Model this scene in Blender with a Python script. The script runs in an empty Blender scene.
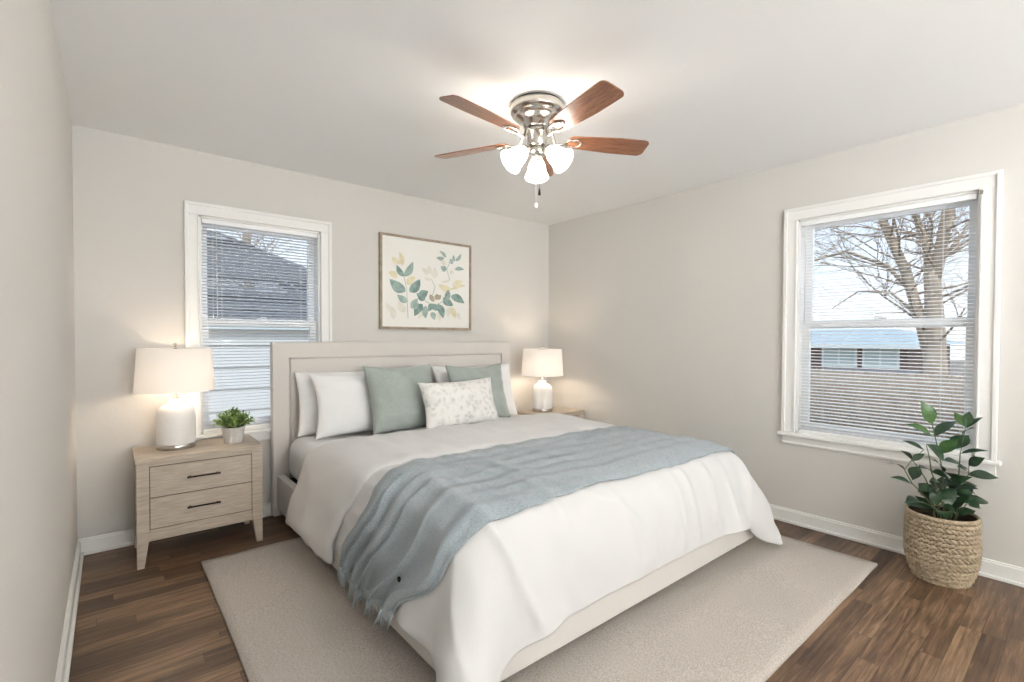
import bpy, bmesh, math, random
import numpy as np
from mathutils import Vector, Matrix, noise
S = bpy.context.scene
COL = S.collection
R = math.radians

# ------------------------------------------------------------------ camera
F_PX, YAW, PIT, ROL, EYE, CY = 484.18, .6927, -.0192, .0036, 1.2458, 348.07
fw = Vector((math.sin(YAW)*math.cos(PIT), math.cos(YAW)*math.cos(PIT), math.sin(PIT)))
rt = Vector((math.cos(YAW), -math.sin(YAW), 0)); up = rt.cross(fw)
r2 = rt*math.cos(ROL)+up*math.sin(ROL); u2 = -rt*math.sin(ROL)+up*math.cos(ROL)
cd = bpy.data.cameras.new('camera'); cam = bpy.data.objects.new('camera', cd); COL.objects.link(cam)
m = Matrix((r2, u2, -fw)).transposed().to_4x4(); m.translation = (0, 0, EYE); cam.matrix_world = m
cd.sensor_fit = 'HORIZONTAL'; cd.sensor_width = 36; cd.lens = F_PX/1024*36
cd.shift_y = (CY-341)/1024; cd.clip_start = .02; cd.clip_end = 200
S.camera = cam

# ------------------------------------------------------------------ sky, sun, exposure
vs = S.view_settings
vs.view_transform = 'Standard'; vs.look = 'None'; vs.gamma = 1; vs.use_curve_mapping = False
vs.exposure = 0.92
WORLD_STRENGTH = 0.80
FAN_W, LAMP_W, FILL_W = 13.5, 3.0, 116.0
w = bpy.data.worlds.new('sky'); S.world = w; w.use_nodes = True
wt = w.node_tree; wt.nodes.clear()
def N(t, kind, **kw):
    n = t.nodes.new(kind)
    for k, v in kw.items(): setattr(n, k, v)
    return n
wo = N(wt, 'ShaderNodeOutputWorld'); bg = N(wt, 'ShaderNodeBackground')
tc = N(wt, 'ShaderNodeTexCoord'); sx = N(wt, 'ShaderNodeSeparateXYZ')
rp = N(wt, 'ShaderNodeValToRGB')
wt.links.new(tc.outputs['Generated'], sx.inputs[0]); wt.links.new(sx.outputs[2], rp.inputs[0])
e = rp.color_ramp.elements
e[0].position = 0.0; e[0].color = (.84, .86, .88, 1)
e[1].position = .36; e[1].color = (.50, .65, .92, 1)
q = e.new(.12); q.color = (.76, .83, .94, 1)
nz = N(wt, 'ShaderNodeTexNoise'); nz.inputs['Scale'].default_value = 3; nz.inputs['Detail'].default_value = 5
cr = N(wt, 'ShaderNodeValToRGB'); cr.color_ramp.elements[0].position = .54; cr.color_ramp.elements[1].position = .8
wt.links.new(tc.outputs['Generated'], nz.inputs[0]); wt.links.new(nz.outputs[0], cr.inputs[0])
mx = N(wt, 'ShaderNodeMix', data_type='RGBA'); mx.inputs[7].default_value = (.88, .9, .93, 1)
wt.links.new(cr.outputs[0], mx.inputs[0]); wt.links.new(rp.outputs[0], mx.inputs[6])
wt.links.new(mx.outputs[2], bg.inputs[0]); bg.inputs[1].default_value = WORLD_STRENGTH
wt.links.new(bg.outputs[0], wo.inputs[0])
sd = bpy.data.lights.new('sun', 'SUN'); sd.energy = 1.0; sd.angle = R(12); sd.color = (1, .97, .92)
so = bpy.data.objects.new('sun', sd); COL.objects.link(so); so.rotation_euler = Vector((.5, .6, -.62)).to_track_quat('-Z', 'Y').to_euler()

# ------------------------------------------------------------------ materials
def lin(c): return tuple(((v/255+.055)/1.055)**2.4 if v/255 > .04045 else v/255/12.92 for v in c)+(1,)
def mat(name, rgb, rough=.6, metal=0, spec=.5, sheen=0, var=0, vscale=20, stretch=(1, 1, 1), bump=0, bscale=80, rgb2=None, detail=4, coat=0):
    m = bpy.data.materials.new(name); m.use_nodes = True; t = m.node_tree
    b = t.nodes['Principled BSDF']; c = lin(rgb)
    b.inputs['Base Color'].default_value = c; b.inputs['Roughness'].default_value = rough
    b.inputs['Metallic'].default_value = metal; b.inputs['Specular IOR Level'].default_value = spec
    if sheen: b.inputs['Sheen Weight'].default_value = sheen; b.inputs['Sheen Roughness'].default_value = .5
    if coat: b.inputs['Coat Weight'].default_value = coat; b.inputs['Coat Roughness'].default_value = .15
    tc = N(t, 'ShaderNodeTexCoord'); mp = N(t, 'ShaderNodeMapping'); mp.inputs['Scale'].default_value = stretch
    t.links.new(tc.outputs['Object'], mp.inputs[0])
    if var or rgb2:
        n = N(t, 'ShaderNodeTexNoise'); n.inputs['Scale'].default_value = vscale; n.inputs['Detail'].default_value = detail
        n.inputs['Roughness'].default_value = .6
        t.links.new(mp.outputs[0], n.inputs[0])
        r = N(t, 'ShaderNodeValToRGB'); r.color_ramp.elements[0].position = .35; r.color_ramp.elements[1].position = .65
        c2 = lin(rgb2) if rgb2 else tuple(v*(1-var) for v in c[:3])+(1,)
        r.color_ramp.elements[0].color = c2; r.color_ramp.elements[1].color = c
        t.links.new(n.outputs[0], r.inputs[0]); t.links.new(r.outputs[0], b.inputs['Base Color'])
    if bump:
        n2 = N(t, 'ShaderNodeTexNoise'); n2.inputs['Scale'].default_value = bscale; n2.inputs['Detail'].default_value = 3
        t.links.new(mp.outputs[0], n2.inputs[0])
        bp = N(t, 'ShaderNodeBump'); bp.inputs['Strength'].default_value = bump; bp.inputs['Distance'].default_value = .004
        t.links.new(n2.outputs[0], bp.inputs['Height']); t.links.new(bp.outputs[0], b.inputs['Normal'])
    return m
M = {}
M['wall'] = mat('wall_paint', (216, 213, 208), .85, spec=.2, bump=.15, bscale=60)
M['ceil'] = mat('ceiling_paint', (247, 247, 246), .9, spec=.2, bump=.1, bscale=60)
M['trim'] = mat('white_trim_paint', (240, 239, 236), .4, spec=.4)
M['vinyl'] = mat('white_vinyl', (250, 250, 250), .35, spec=.4)
M['slat'] = mat('blind_slat_white', (250, 250, 250), .4, spec=.3)
M['linen'] = mat('upholstery_greige_linen', (226, 221, 215), .9, spec=.15, sheen=.3, var=.08, vscale=400, bump=.4, bscale=900)
M['sheet'] = mat('white_sheet', (234, 234, 234), .9, spec=.15, sheen=.2, bump=.2, bscale=300)
M['duvet'] = mat('white_duvet_linen', (219, 218, 217), .92, spec=.12, sheen=.25, bump=.3, bscale=260)
M['pillow'] = mat('white_pillow_cotton', (240, 240, 240), .9, spec=.12, sheen=.2, bump=.25, bscale=200)
M['sage'] = mat('sage_velvet', (168, 177, 171), .8, spec=.2, sheen=.4, var=.08, vscale=60, bump=.2, bscale=500)
M['throw'] = mat('blue_grey_knit', (182, 191, 196), .95, spec=.1, sheen=.4, rgb2=(142, 154, 161), vscale=300, stretch=(.15, 1, 1), detail=6, bump=.9, bscale=500)
M['fringe'] = mat('blue_grey_fringe', (186, 197, 202), .95, spec=.1)
M['dark'] = mat('dark_metal', (42, 36, 33), .4, metal=.7)
M['foot'] = mat('black_foot', (40, 34, 30), .6)
M['nickel'] = mat('brushed_nickel', (196, 192, 186), .22, metal=1)
M['black'] = mat('dark_gap', (30, 29, 28), .7)
M['ns_wood'] = mat('pale_oak', (202, 190, 175), .55, spec=.3, rgb2=(176, 162, 146), vscale=9, stretch=(1, 6, 14), detail=8, bump=.1, bscale=60)
M['ns_gap'] = mat('drawer_gap', (70, 58, 48), .8)
M['ceramic'] = mat('white_ceramic', (243, 241, 238), .45, spec=.4, bump=.5, bscale=200, stretch=(1, 1, .3))
M['blade'] = mat('walnut_blade', (160, 108, 78), .3, spec=.5, rgb2=(106, 66, 46), vscale=14, stretch=(1, 10, 10), detail=8, coat=.3)
M['frame_wood'] = mat('taupe_frame_wood', (172, 156, 138), .55, rgb2=(146, 130, 112), vscale=20, stretch=(1, 1, 1))
M['paper'] = mat('art_paper', (240, 238, 232), .9)
M['soil'] = mat('dark_soil', (44, 34, 28), .95, bump=1, bscale=60)
M['leaf'] = mat('dark_green_leaf', (42, 70, 40), .3, spec=.5, rgb2=(28, 50, 34), vscale=18, bump=.2, bscale=30)
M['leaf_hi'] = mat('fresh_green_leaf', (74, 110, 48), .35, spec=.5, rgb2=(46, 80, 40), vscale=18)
M['stem'] = mat('plant_stem', (92, 100, 66), .6)
M['tiny_leaf'] = mat('small_green_leaf', (146, 170, 92), .6, rgb2=(78, 116, 50), vscale=60)
M['pot'] = mat('speckled_white_pot', (220, 217, 213), .7, rgb2=(200, 197, 193), vscale=120)
M['straw'] = mat('woven_straw', (194, 177, 152), .85, rgb2=(156, 138, 112), vscale=60, bump=.5, bscale=300)
M['straw_in'] = mat('basket_lining', (66, 52, 38), .9)
M['rug'] = mat('heathered_rug', (216, 208, 199), .97, spec=.05, rgb2=(172, 163, 154), vscale=330, stretch=(.35, 1, 1), detail=8, bump=1, bscale=260)
M['plastic'] = mat('clear_wand', (225, 228, 230), .2)

def thin_glass(name, tint=(.96, .98, .98), gl=.06):
    m = bpy.data.materials.new(name); m.use_nodes = True; t = m.node_tree; t.nodes.clear()
    o = N(t, 'ShaderNodeOutputMaterial'); a = N(t, 'ShaderNodeBsdfTransparent'); g = N(t, 'ShaderNodeBsdfGlossy')
    a.inputs[0].default_value = tint+(1,); g.inputs['Roughness'].default_value = .02
    x = N(t, 'ShaderNodeMixShader'); x.inputs[0].default_value = gl
    t.links.new(a.outputs[0], x.inputs[1]); t.links.new(g.outputs[0], x.inputs[2]); t.links.new(x.outputs[0], o.inputs[0])
    return m
M['glass'] = thin_glass('window_glass', gl=.001)
def glow(name, rgb, trans, emit, diffuse=.5):
    """cloth or frosted glass: diffuse + translucent + a share let straight through, with the lit lamp's own glow"""
    m = bpy.data.materials.new(name); m.use_nodes = True; t = m.node_tree; t.nodes.clear()
    o = N(t, 'ShaderNodeOutputMaterial'); c = lin(rgb)
    d = N(t, 'ShaderNodeBsdfDiffuse'); d.inputs[0].default_value = c
    l = N(t, 'ShaderNodeBsdfTranslucent'); l.inputs[0].default_value = c
    x = N(t, 'ShaderNodeMixShader'); x.inputs[0].default_value = 1-diffuse
    t.links.new(d.outputs[0], x.inputs[1]); t.links.new(l.outputs[0], x.inputs[2])
    p = N(t, 'ShaderNodeBsdfTransparent'); y = N(t, 'ShaderNodeMixShader'); y.inputs[0].default_value = trans
    t.links.new(x.outputs[0], y.inputs[1]); t.links.new(p.outputs[0], y.inputs[2])
    em = N(t, 'ShaderNodeEmission'); em.inputs[0].default_value = c; em.inputs[1].default_value = emit
    s = N(t, 'ShaderNodeAddShader'); t.links.new(y.outputs[0], s.inputs[0]); t.links.new(em.outputs[0], s.inputs[1])
    t.links.new(s.outputs[0], o.inputs[0]); return m
M['shade'] = glow('lamp_shade_linen', (240, 232, 222), .0, .16, .85)
M['frost'] = glow('frosted_glass_lit', (255, 250, 242), .32, .2, .5)
def emis(name, rgb, s):
    m = bpy.data.materials.new(name); m.use_nodes = True; b = m.node_tree.nodes['Principled BSDF']
    b.inputs['Emission Color'].default_value = lin(rgb); b.inputs['Emission Strength'].default_value = s
    b.inputs['Base Color'].default_value = lin(rgb); return m
M['bulb'] = emis('lit_bulb', (255, 246, 230), 6)

def floor_material():
    m = bpy.data.materials.new('oak_strip_floor'); m.use_nodes = True; t = m.node_tree; b = t.nodes['Principled BSDF']
    tc = N(t, 'ShaderNodeTexCoord'); sp = N(t, 'ShaderNodeSeparateXYZ'); t.links.new(tc.outputs['Object'], sp.inputs[0])
    def mth(op, a, bb=None, v=None):
        n = N(t, 'ShaderNodeMath', operation=op)
        t.links.new(a, n.inputs[0]) if hasattr(a, 'links') else setattr(n.inputs[0], 'default_value', a)
        if bb is not None:
            t.links.new(bb, n.inputs[1]) if hasattr(bb, 'links') else setattr(n.inputs[1], 'default_value', bb)
        return n.outputs[0]
    row = mth('DIVIDE', sp.outputs[1], .072); rowi = mth('FLOOR', row); rowf = mth('FRACT', row)
    wn = N(t, 'ShaderNodeTexWhiteNoise', noise_dimensions='1D'); t.links.new(rowi, wn.inputs['W'])
    off = mth('MULTIPLY', wn.outputs['Value'], 7.3)
    xs = mth('DIVIDE', mth('ADD', sp.outputs[0], off), .72); xi = mth('FLOOR', xs); xf = mth('FRACT', xs)
    cb = N(t, 'ShaderNodeCombineXYZ'); t.links.new(xi, cb.inputs[0]); t.links.new(rowi, cb.inputs[1])
    w2 = N(t, 'ShaderNodeTexWhiteNoise', noise_dimensions='3D'); t.links.new(cb.outputs[0], w2.inputs['Vector'])
    # grain, shifted per board
    va = N(t, 'ShaderNodeVectorMath', operation='MULTIPLY_ADD'); va.inputs[1].default_value = (2.4, 38, 1)
    t.links.new(tc.outputs['Object'], va.inputs[0]); t.links.new(w2.outputs['Color'], va.inputs[2])
    vm = N(t, 'ShaderNodeVectorMath', operation='MULTIPLY_ADD'); vm.inputs[1].default_value = (9, 9, 9)
    t.links.new(w2.outputs['Color'], vm.inputs[0]); t.links.new(va.outputs[0], vm.inputs[2])
    g = N(t, 'ShaderNodeTexNoise'); g.inputs['Scale'].default_value = 1.6; g.inputs['Detail'].default_value = 8; g.inputs['Roughness'].default_value = .65; g.inputs['Distortion'].default_value = .6
    t.links.new(vm.outputs[0], g.inputs[0])
    r = N(t, 'ShaderNodeValToRGB'); el = r.color_ramp.elements
    el[0].position = .3; el[0].color = lin((60, 43, 32)); el[1].position = .72; el[1].color = lin((156, 128, 100))
    k = el.new(.5); k.color = lin((104, 80, 60))
    big = N(t, 'ShaderNodeTexNoise'); big.inputs['Scale'].default_value = 2.2; big.inputs['Detail'].default_value = 3
    t.links.new(tc.outputs['Object'], big.inputs[0])
    fac = mth('ADD', mth('MULTIPLY', g.outputs[0], .75), mth('MULTIPLY', w2.outputs['Value'], .22))
    fac = mth('ADD', fac, mth('MULTIPLY', mth('SUBTRACT', big.outputs[0], .5), .35))
    t.links.new(fac, r.inputs[0])
    ed = mth('MINIMUM', mth('MINIMUM', rowf, mth('SUBTRACT', 1.0, rowf)), mth('MULTIPLY', mth('MINIMUM', xf, mth('SUBTRACT', 1.0, xf)), 8))
    gp = N(t, 'ShaderNodeMapRange'); gp.inputs['From Min'].default_value = .0; gp.inputs['From Max'].default_value = .025; gp.inputs['To Min'].default_value = .45
    t.links.new(ed, gp.inputs[0])
    mm = N(t, 'ShaderNodeMix', data_type='RGBA', blend_type='MULTIPLY'); mm.inputs[0].default_value = 1
    t.links.new(r.outputs[0], mm.inputs[6]); t.links.new(gp.outputs[0], mm.inputs[7])
    t.links.new(mm.outputs[2], b.inputs['Base Color'])
    rr = N(t, 'ShaderNodeMapRange'); rr.inputs['To Min'].default_value = .3; rr.inputs['To Max'].default_value = .5
    t.links.new(g.outputs[0], rr.inputs[0]); t.links.new(rr.outputs[0], b.inputs['Roughness'])
    b.inputs['Specular IOR Level'].default_value = .4
    bp = N(t, 'ShaderNodeBump'); bp.inputs['Strength'].default_value = .25; bp.inputs['Distance'].default_value = .002
    t.links.new(gp.outputs[0], bp.inputs['Height']); t.links.new(bp.outputs[0], b.inputs['Normal'])
    return m
M['floor'] = floor_material()

def floral_material():
    m = bpy.data.materials.new('floral_print_linen'); m.use_nodes = True; t = m.node_tree; b = t.nodes['Principled BSDF']
    tc = N(t, 'ShaderNodeTexCoord')
    n = N(t, 'ShaderNodeTexNoise'); n.inputs['Scale'].default_value = 14; n.inputs['Detail'].default_value = 2
    t.links.new(tc.outputs['Object'], n.inputs[0])
    vm = N(t, 'ShaderNodeVectorMath', operation='MULTIPLY_ADD'); vm.inputs[1].default_value = (.06, .06, .06)
    t.links.new(n.outputs['Color'], vm.inputs[0]); t.links.new(tc.outputs['Object'], vm.inputs[2])
    v = N(t, 'ShaderNodeTexVoronoi', feature='SMOOTH_F1'); v.inputs['Scale'].default_value = 30
    t.links.new(vm.outputs[0], v.inputs[0])
    r = N(t, 'ShaderNodeValToRGB'); el = r.color_ramp.elements
    el[0].position = .15; el[0].color = lin((203, 203, 200)); el[1].position = .5; el[1].color = lin((232, 230, 226))
    n2 = N(t, 'ShaderNodeTexNoise'); n2.inputs['Scale'].default_value = 9; n2.inputs['Detail'].default_value = 3
    t.links.new(tc.outputs['Object'], n2.inputs[0])
    r2_ = N(t, 'ShaderNodeValToRGB'); r2_.color_ramp.elements[0].position = .5; r2_.color_ramp.elements[1].position = .64
    t.links.new(n2.outputs[0], r2_.inputs[0]); t.links.new(v.outputs['Distance'], r.inputs[0])
    mm = N(t, 'ShaderNodeMix', data_type='RGBA'); mm.inputs[7].default_value = lin((232, 230, 226))
    t.links.new(r2_.outputs[0], mm.inputs[0]); t.links.new(r.outputs[0], mm.inputs[6])
    t.links.new(mm.outputs[2], b.inputs['Base Color']); b.inputs['Roughness'].default_value = .9; b.inputs['Specular IOR Level'].default_value = .1
    return m
M['floral'] = floral_material()

# ------------------------------------------------------------------ mesh helpers
class MB:
    def __init__(s): s.v = []; s.f = []; s.mi = []; s.sm = []
    def add(s, vs, fs, mi=0, sm=False):
        k = len(s.v); s.v += [tuple(v) for v in vs]; s.f += [tuple(i+k for i in f) for f in fs]
        s.mi += [mi]*len(fs); s.sm += [sm]*len(fs); return s
    def box(s, a, b, mi=0, fn=None):
        (x0, y0, z0), (x1, y1, z1) = a, b
        vs = [(x0, y0, z0), (x1, y0, z0), (x1, y1, z0), (x0, y1, z0), (x0, y0, z1), (x1, y0, z1), (x1, y1, z1), (x0, y1, z1)]
        if fn: vs = [fn(*v) for v in vs]
        return s.add(vs, [(0, 3, 2, 1), (4, 5, 6, 7), (0, 1, 5, 4), (1, 2, 6, 5), (2, 3, 7, 6), (3, 0, 4, 7)], mi)
    def lathe(s, prof, c=(0, 0, 0), n=32, mi=0, sm=True, M4=None, caps=True):
        vs = []; fs = []
        for r, z in prof:
            for k in range(n):
                a = 2*math.pi*k/n; p = Vector((r*math.cos(a), r*math.sin(a), z))
                if M4: p = M4 @ p
                vs.append(p+Vector(c))
        for i in range(len(prof)-1):
            for k in range(n): fs.append((i*n+k, i*n+(k+1) % n, (i+1)*n+(k+1) % n, (i+1)*n+k))
        if caps:
            fs.append(tuple(range(n))[::-1]); fs.append(tuple((len(prof)-1)*n+k for k in range(n)))
        return s.add(vs, fs, mi, sm)
    def tube(s, pts, rad, n=8, mi=0, sm=True):
        pts = [Vector(p) for p in pts]; rad = rad if isinstance(rad, (list, tuple)) else [rad]*len(pts)
        vs = []; fs = []; t0 = None
        for i, p in enumerate(pts):
            t = (pts[min(i+1, len(pts)-1)]-pts[max(i-1, 0)]).normalized()
            if t0 is None: a = t.orthogonal().normalized()
            else: a = (a-t*a.dot(t)).normalized()
            t0 = t; b = t.cross(a)
            for k in range(n):
                q = 2*math.pi*k/n; vs.append(p+(a*math.cos(q)+b*math.sin(q))*rad[i])
        for i in range(len(pts)-1):
            for k in range(n): fs.append((i*n+k, i*n+(k+1) % n, (i+1)*n+(k+1) % n, (i+1)*n+k))
        fs.append(tuple(range(n))[::-1]); fs.append(tuple((len(pts)-1)*n+k for k in range(n)))
        return s.add(vs, fs, mi, sm)
    def grid(s, P, mi=0, sm=True, flip=False):
        nx, ny = P.shape[:2]; k = []
        for i in range(nx-1):
            for j in range(ny-1):
                f = (i*ny+j, (i+1)*ny+j, (i+1)*ny+j+1, i*ny+j+1); k.append(f[::-1] if flip else f)
        return s.add([tuple(map(float, p)) for p in P.reshape(-1, 3)], k, mi, sm)
    def leaf(s, base, tip, wid, nrm, mi=0, fold=.25, droop=.06, n=6):
        b, t = Vector(base), Vector(tip); d = t-b; L = d.length; nn = Vector(nrm); side = d.cross(nn).normalized(); nn = side.cross(d).normalized()
        vs = []; fs = []
        for i in range(n+1):
            u = i/n; wv = wid/2*(math.sin(math.pi*u**.82)**1.15*1.04 if 0 < u < 1 else .015)
            c = b+d*u+nn*(math.sin(math.pi*u)*droop*L)
            vs += [c-side*wv+nn*fold*wv, c, c+side*wv+nn*fold*wv]
        for i in range(n):
            a = i*3; fs += [(a, a+1, a+4, a+3), (a+1, a+2, a+5, a+4)]
        return s.add(vs, fs, mi, True)
ORG = {}
def build(name, mb, mats, parent=None, bevel=0, subsurf=0, solid=0, solid_off=-1, weld=False, origin=None, seg=2):
    """link the collected shapes as ONE mesh object; shapes are in world metres unless the parent was given its own local frame"""
    o0 = Vector(ORG.get(parent.name, (0, 0, 0))) if parent else Vector(origin or (0, 0, 0))
    me = bpy.data.meshes.new(name); me.from_pydata([tuple(Vector(v)-o0) for v in mb.v], [], mb.f)
    mats = mats if isinstance(mats, (list, tuple)) else [mats]
    for x in mats: me.materials.append(M[x] if isinstance(x, str) else x)
    me.polygons.foreach_set('material_index', mb.mi); me.polygons.foreach_set('use_smooth', mb.sm)
    bm = bmesh.new(); bm.from_mesh(me)
    if weld: bmesh.ops.remove_doubles(bm, verts=bm.verts, dist=1e-5)
    if not solid and subsurf == 0 or weld: bmesh.ops.recalc_face_normals(bm, faces=bm.faces)
    bm.to_mesh(me); bm.free()
    o = bpy.data.objects.new(name, me); COL.objects.link(o)
    if parent: o.parent = parent
    else: o.location = o0
    ORG[o.name] = tuple(o0)
    if bevel:
        b = o.modifiers.new('bevel', 'BEVEL'); b.width = bevel; b.segments = seg; b.limit_method = 'ANGLE'; b.angle_limit = R(50)
    if subsurf:
        b = o.modifiers.new('subsurf', 'SUBSURF'); b.levels = b.render_levels = subsurf
    if solid:
        b = o.modifiers.new('solid', 'SOLIDIFY'); b.thickness = solid; b.offset = solid_off
    return o
def tag(o, label=None, cat=None, group=None, kind=None):
    if label: o['label'] = label
    if cat: o['category'] = cat
    if group: o['group'] = group
    if kind: o['kind'] = kind
    return o
def thing(name, loc, label, cat, group=None, local=False, rz=0):
    o = bpy.data.objects.new(name, None); COL.objects.link(o); o.location = loc; o.rotation_euler = (0, 0, rz)
    o.empty_display_size = .1
    ORG[o.name] = (0, 0, 0) if local else tuple(loc)
    return tag(o, label, cat, group)
def lamp_light(name, loc, watts, color, parent, radius=.03):
    l = bpy.data.lights.new(name, 'POINT'); l.energy = watts; l.color = color; l.shadow_soft_size = radius
    o = bpy.data.objects.new(name, l); COL.objects.link(o); o.parent = parent
    o.location = Vector(loc)-Vector(ORG.get(parent.name, (0, 0, 0))); return o
def copy_tree(o, parent=None):
    c = o.copy(); COL.objects.link(c); ORG[c.name] = ORG.get(o.name, (0, 0, 0))
    if parent: c.parent = parent
    for ch in list(o.children): copy_tree(ch, c)
    return c

# ------------------------------------------------------------------ room shell
XL, XR, YB, YF, H = -.154, 3.559, 3.690, -3.70, 2.44
T = .14
def struct(name, mb, m, **k):
    o = build(name, mb, m, **k); o['kind'] = 'structure'; return o
HY = -3.7
struct('floor', MB().box((XL-T, HY-T, -.1), (XR+T, YB+T, 0)), 'floor')
struct('ceiling', MB().box((XL-T, HY-T, H), (XR+T, YB+T, H+.12)), 'ceil')
struct('wall_left', MB().box((XL-T, HY, 0), (XL, YB, H)), 'wall')
# openings: left window in the headboard wall, right window in the side wall
LW = dict(a0=.445, a1=1.205, z0=.62, z1=2.03)
RW = dict(a0=.400, a1=1.285, z0=.62, z1=2.045)
def wall_with_opening(name, fn, A0, A1, o):
    mb = MB()
    mb.box((A0, 0, 0), (o['a0'], T, H), fn=fn); mb.box((o['a1'], 0, 0), (A1, T, H), fn=fn)
    mb.box((o['a0'], 0, 0), (o['a1'], T, o['z0']), fn=fn); mb.box((o['a0'], 0, o['z1']), (o['a1'], T, H), fn=fn)
    return struct(name, mb, 'wall', weld=True)
fnB = lambda a, b, z: (a, YB+b, z)
fnR = lambda a, b, z: (XR+b, a, z)
wall_with_opening('wall_back', fnB, XL-T, XR+T, LW)
wall_with_opening('wall_right', fnR, HY, YB, RW)
struct('wall_front', MB().box((XL, HY-T, 0), (XR, HY, H)), 'wall')
def baseboard(name, fn, A0, A1):
    mb = MB(); mb.box((A0, 0, 0), (A1, -.014, .082), fn=fn)
    mb.box((A0, .001, .07), (A1, -.009, .093), fn=fn)
    mb.box((A0, -.014, 0), (A1, -.027, .018), fn=fn)
    return struct(name, mb, 'trim', bevel=.003)
baseboard('baseboard_back', fnB, XL, XR)
baseboard('baseboard_right', fnR, YF, YB-.027)
baseboard('baseboard_left', lambda a, b, z: (XL-b, a, z), YF, YB-.027)

# ------------------------------------------------------------------ windows with mini blinds
def window(n, fn, o, label_blind, where, csg):
    a0, a1, z0, z1 = o['a0'], o['a1'], o['z0'], o['z1']; CW = csg
    root = bpy.data.objects.new('window_%d' % n, None); COL.objects.link(root); root['kind'] = 'structure'
    root.location = fn((a0+a1)/2, 0, z0); ORG[root.name] = tuple(root.location)
    mb = MB()                                             # casing: flat board with raised outer band and inner bead
    for (p0, p1, q0, q1) in ((a0-CW, a0, z0, z1), (a1, a1+CW, z0, z1), (a0-CW, a1+CW, z1, z1+CW)):
        mb.box((p0, 0, q0), (p1, -.016, q1), fn=fn)
    for (p0, p1, q0, q1) in ((a0-CW-.002, a0-CW+.02, z0, z1+CW-.018), (a1+CW-.02, a1+CW+.002, z0, z1+CW-.018), (a0-CW-.002, a1+CW+.002, z1+CW-.018, z1+CW+.002)):
        mb.box((p0, -.001, q0), (p1, -.026, q1), fn=fn)
    for (p0, p1, q0, q1) in ((a0-.012, a0-.001, z0, z1+.001), (a1+.001, a1+.012, z0, z1+.001), (a0-.012, a1+.012, z1+.001, z1+.012)):
        mb.box((p0, -.010, q0), (p1, -.021, q1), fn=fn)
    build('casing', mb, 'trim', root, bevel=.003)
    mb = MB()                                             # jamb lining
    for (p0, p1, q0, q1) in ((a0-.001, a0+.012, z0, z1), (a1-.012, a1+.001, z0, z1), (a0, a1, z1-.012, z1+.001), (a0, a1, z0-.001, z0+.012)):
        mb.box((p0, .0, q0), (p1, T, q1), fn=fn)
    build('jamb', mb, 'trim', root)
    build('stool', MB().box((a0-CW-.02, .03, z0-.024), (a1+CW+.02, -.045, z0), fn=fn), 'trim', root, bevel=.006)
    mb = MB(); mb.box((a0-CW, 0, z0-.084), (a1+CW, -.014, z0-.024), fn=fn); mb.box((a0-CW, 0, z0-.078), (a1+CW, -.02, z0-.066), fn=fn)
    build('apron', mb, 'trim', root, bevel=.003)
    zm = 1.352
    def sash(name, b, s0, s1, bot, top):
        mb = MB(); st = .045
        mb.box((a0+.012, b, s0), (a0+.012+st, b+.032, s1), fn=fn); mb.box((a1-.012-st, b, s0), (a1-.012, b+.032, s1), fn=fn)
        mb.box((a0+.012+st, b, s0), (a1-.012-st, b+.032, s0+bot), fn=fn); mb.box((a0+.012+st, b, s1-top), (a1-.012-st, b+.032, s1), fn=fn)
        s = build(name, mb, 'vinyl', root, bevel=.003)
        g = build('pane', MB().box((a0+.012+st-.004, b+.013, s0+bot-.004), (a1-.012-st+.004, b+.018, s1-top+.004), fn=fn), 'glass', s)
        return s
    up_ = sash('upper_sash', .095, zm-.028, z1-.012, .04, .04)
    lo_ = sash('lower_sash', .058, z0+.012, zm+.022, .058, .045)
    mb = MB(); am = (a0+a1)/2
    mb.box((am-.03, .052, zm+.0225), (am+.03, .085, zm+.032), fn=fn); mb.tube([fn(am-.01, .06, zm+.037), fn(am+.028, .06, zm+.037)], .004)
    build('sash_lock', mb, 'vinyl', root, bevel=.002)
    # blind: hangs inside the opening
    bl = thing('window_blind', fn((a0+a1)/2, .02, z1-.03), label_blind, 'window blind')
    build('head_rail', MB().box((a0+.016, .004, z1-.042), (a1-.016, .034, z1-.013), fn=fn), 'vinyl', bl, bevel=.002)
    mb = MB(); ti = R(-11) if n == 1 else R(11); hw = .0125; z = z0+.035; pitch = .0208
    while z < z1-.05:
        vs = []
        for a in (a0+.018, a1-.018):
            for sgn in (1, -1):
                for k in (-1, -.5, 0, .5, 1):
                    c = k*hw; h_ = .0018*(1-k*k)+sgn*.0003
                    vs.append(fn(a, .020+c*math.cos(ti), z+c*math.sin(ti)+h_))
        fs = []
        for k in range(4): fs += [(k, k+1, 11+k, 10+k), (5+k, 15+k, 16+k, 6+k)]
        fs += [(0, 10, 15, 5), (4, 9, 19, 14)]
        mb.add(vs, fs, 0, True); z += pitch
    build('slats', mb, 'slat', bl)
    build('bottom_rail', MB().box((a0+.018, .008, z0+.0125), (a1-.018, .032, z0+.026), fn=fn), 'vinyl', bl, bevel=.002)
    for fr in (.17, .83):
        mb = MB(); a = a0+(a1-a0)*fr
        for b in (.0075, .0325): mb.tube([fn(a, b, z0+.024), fn(a, b, z1-.04)], .0007, n=5)
        build('ladder_cord', mb, 'vinyl', bl)
    aw = a0+.095 if n == 1 else a1-.05
    mb = MB(); mb.tube([fn(aw, -.004, z1-.045), fn(aw+.004, -.008, 1.36)], .0032, n=6); mb.tube([fn(aw, .010, z1-.038), fn(aw, -.004, z1-.046)], .002, n=6)
    build('tilt_wand', mb, 'plastic', bl)
    ac = a0+.075 if n == 1 else a0+.05
    mb = MB()
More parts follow.
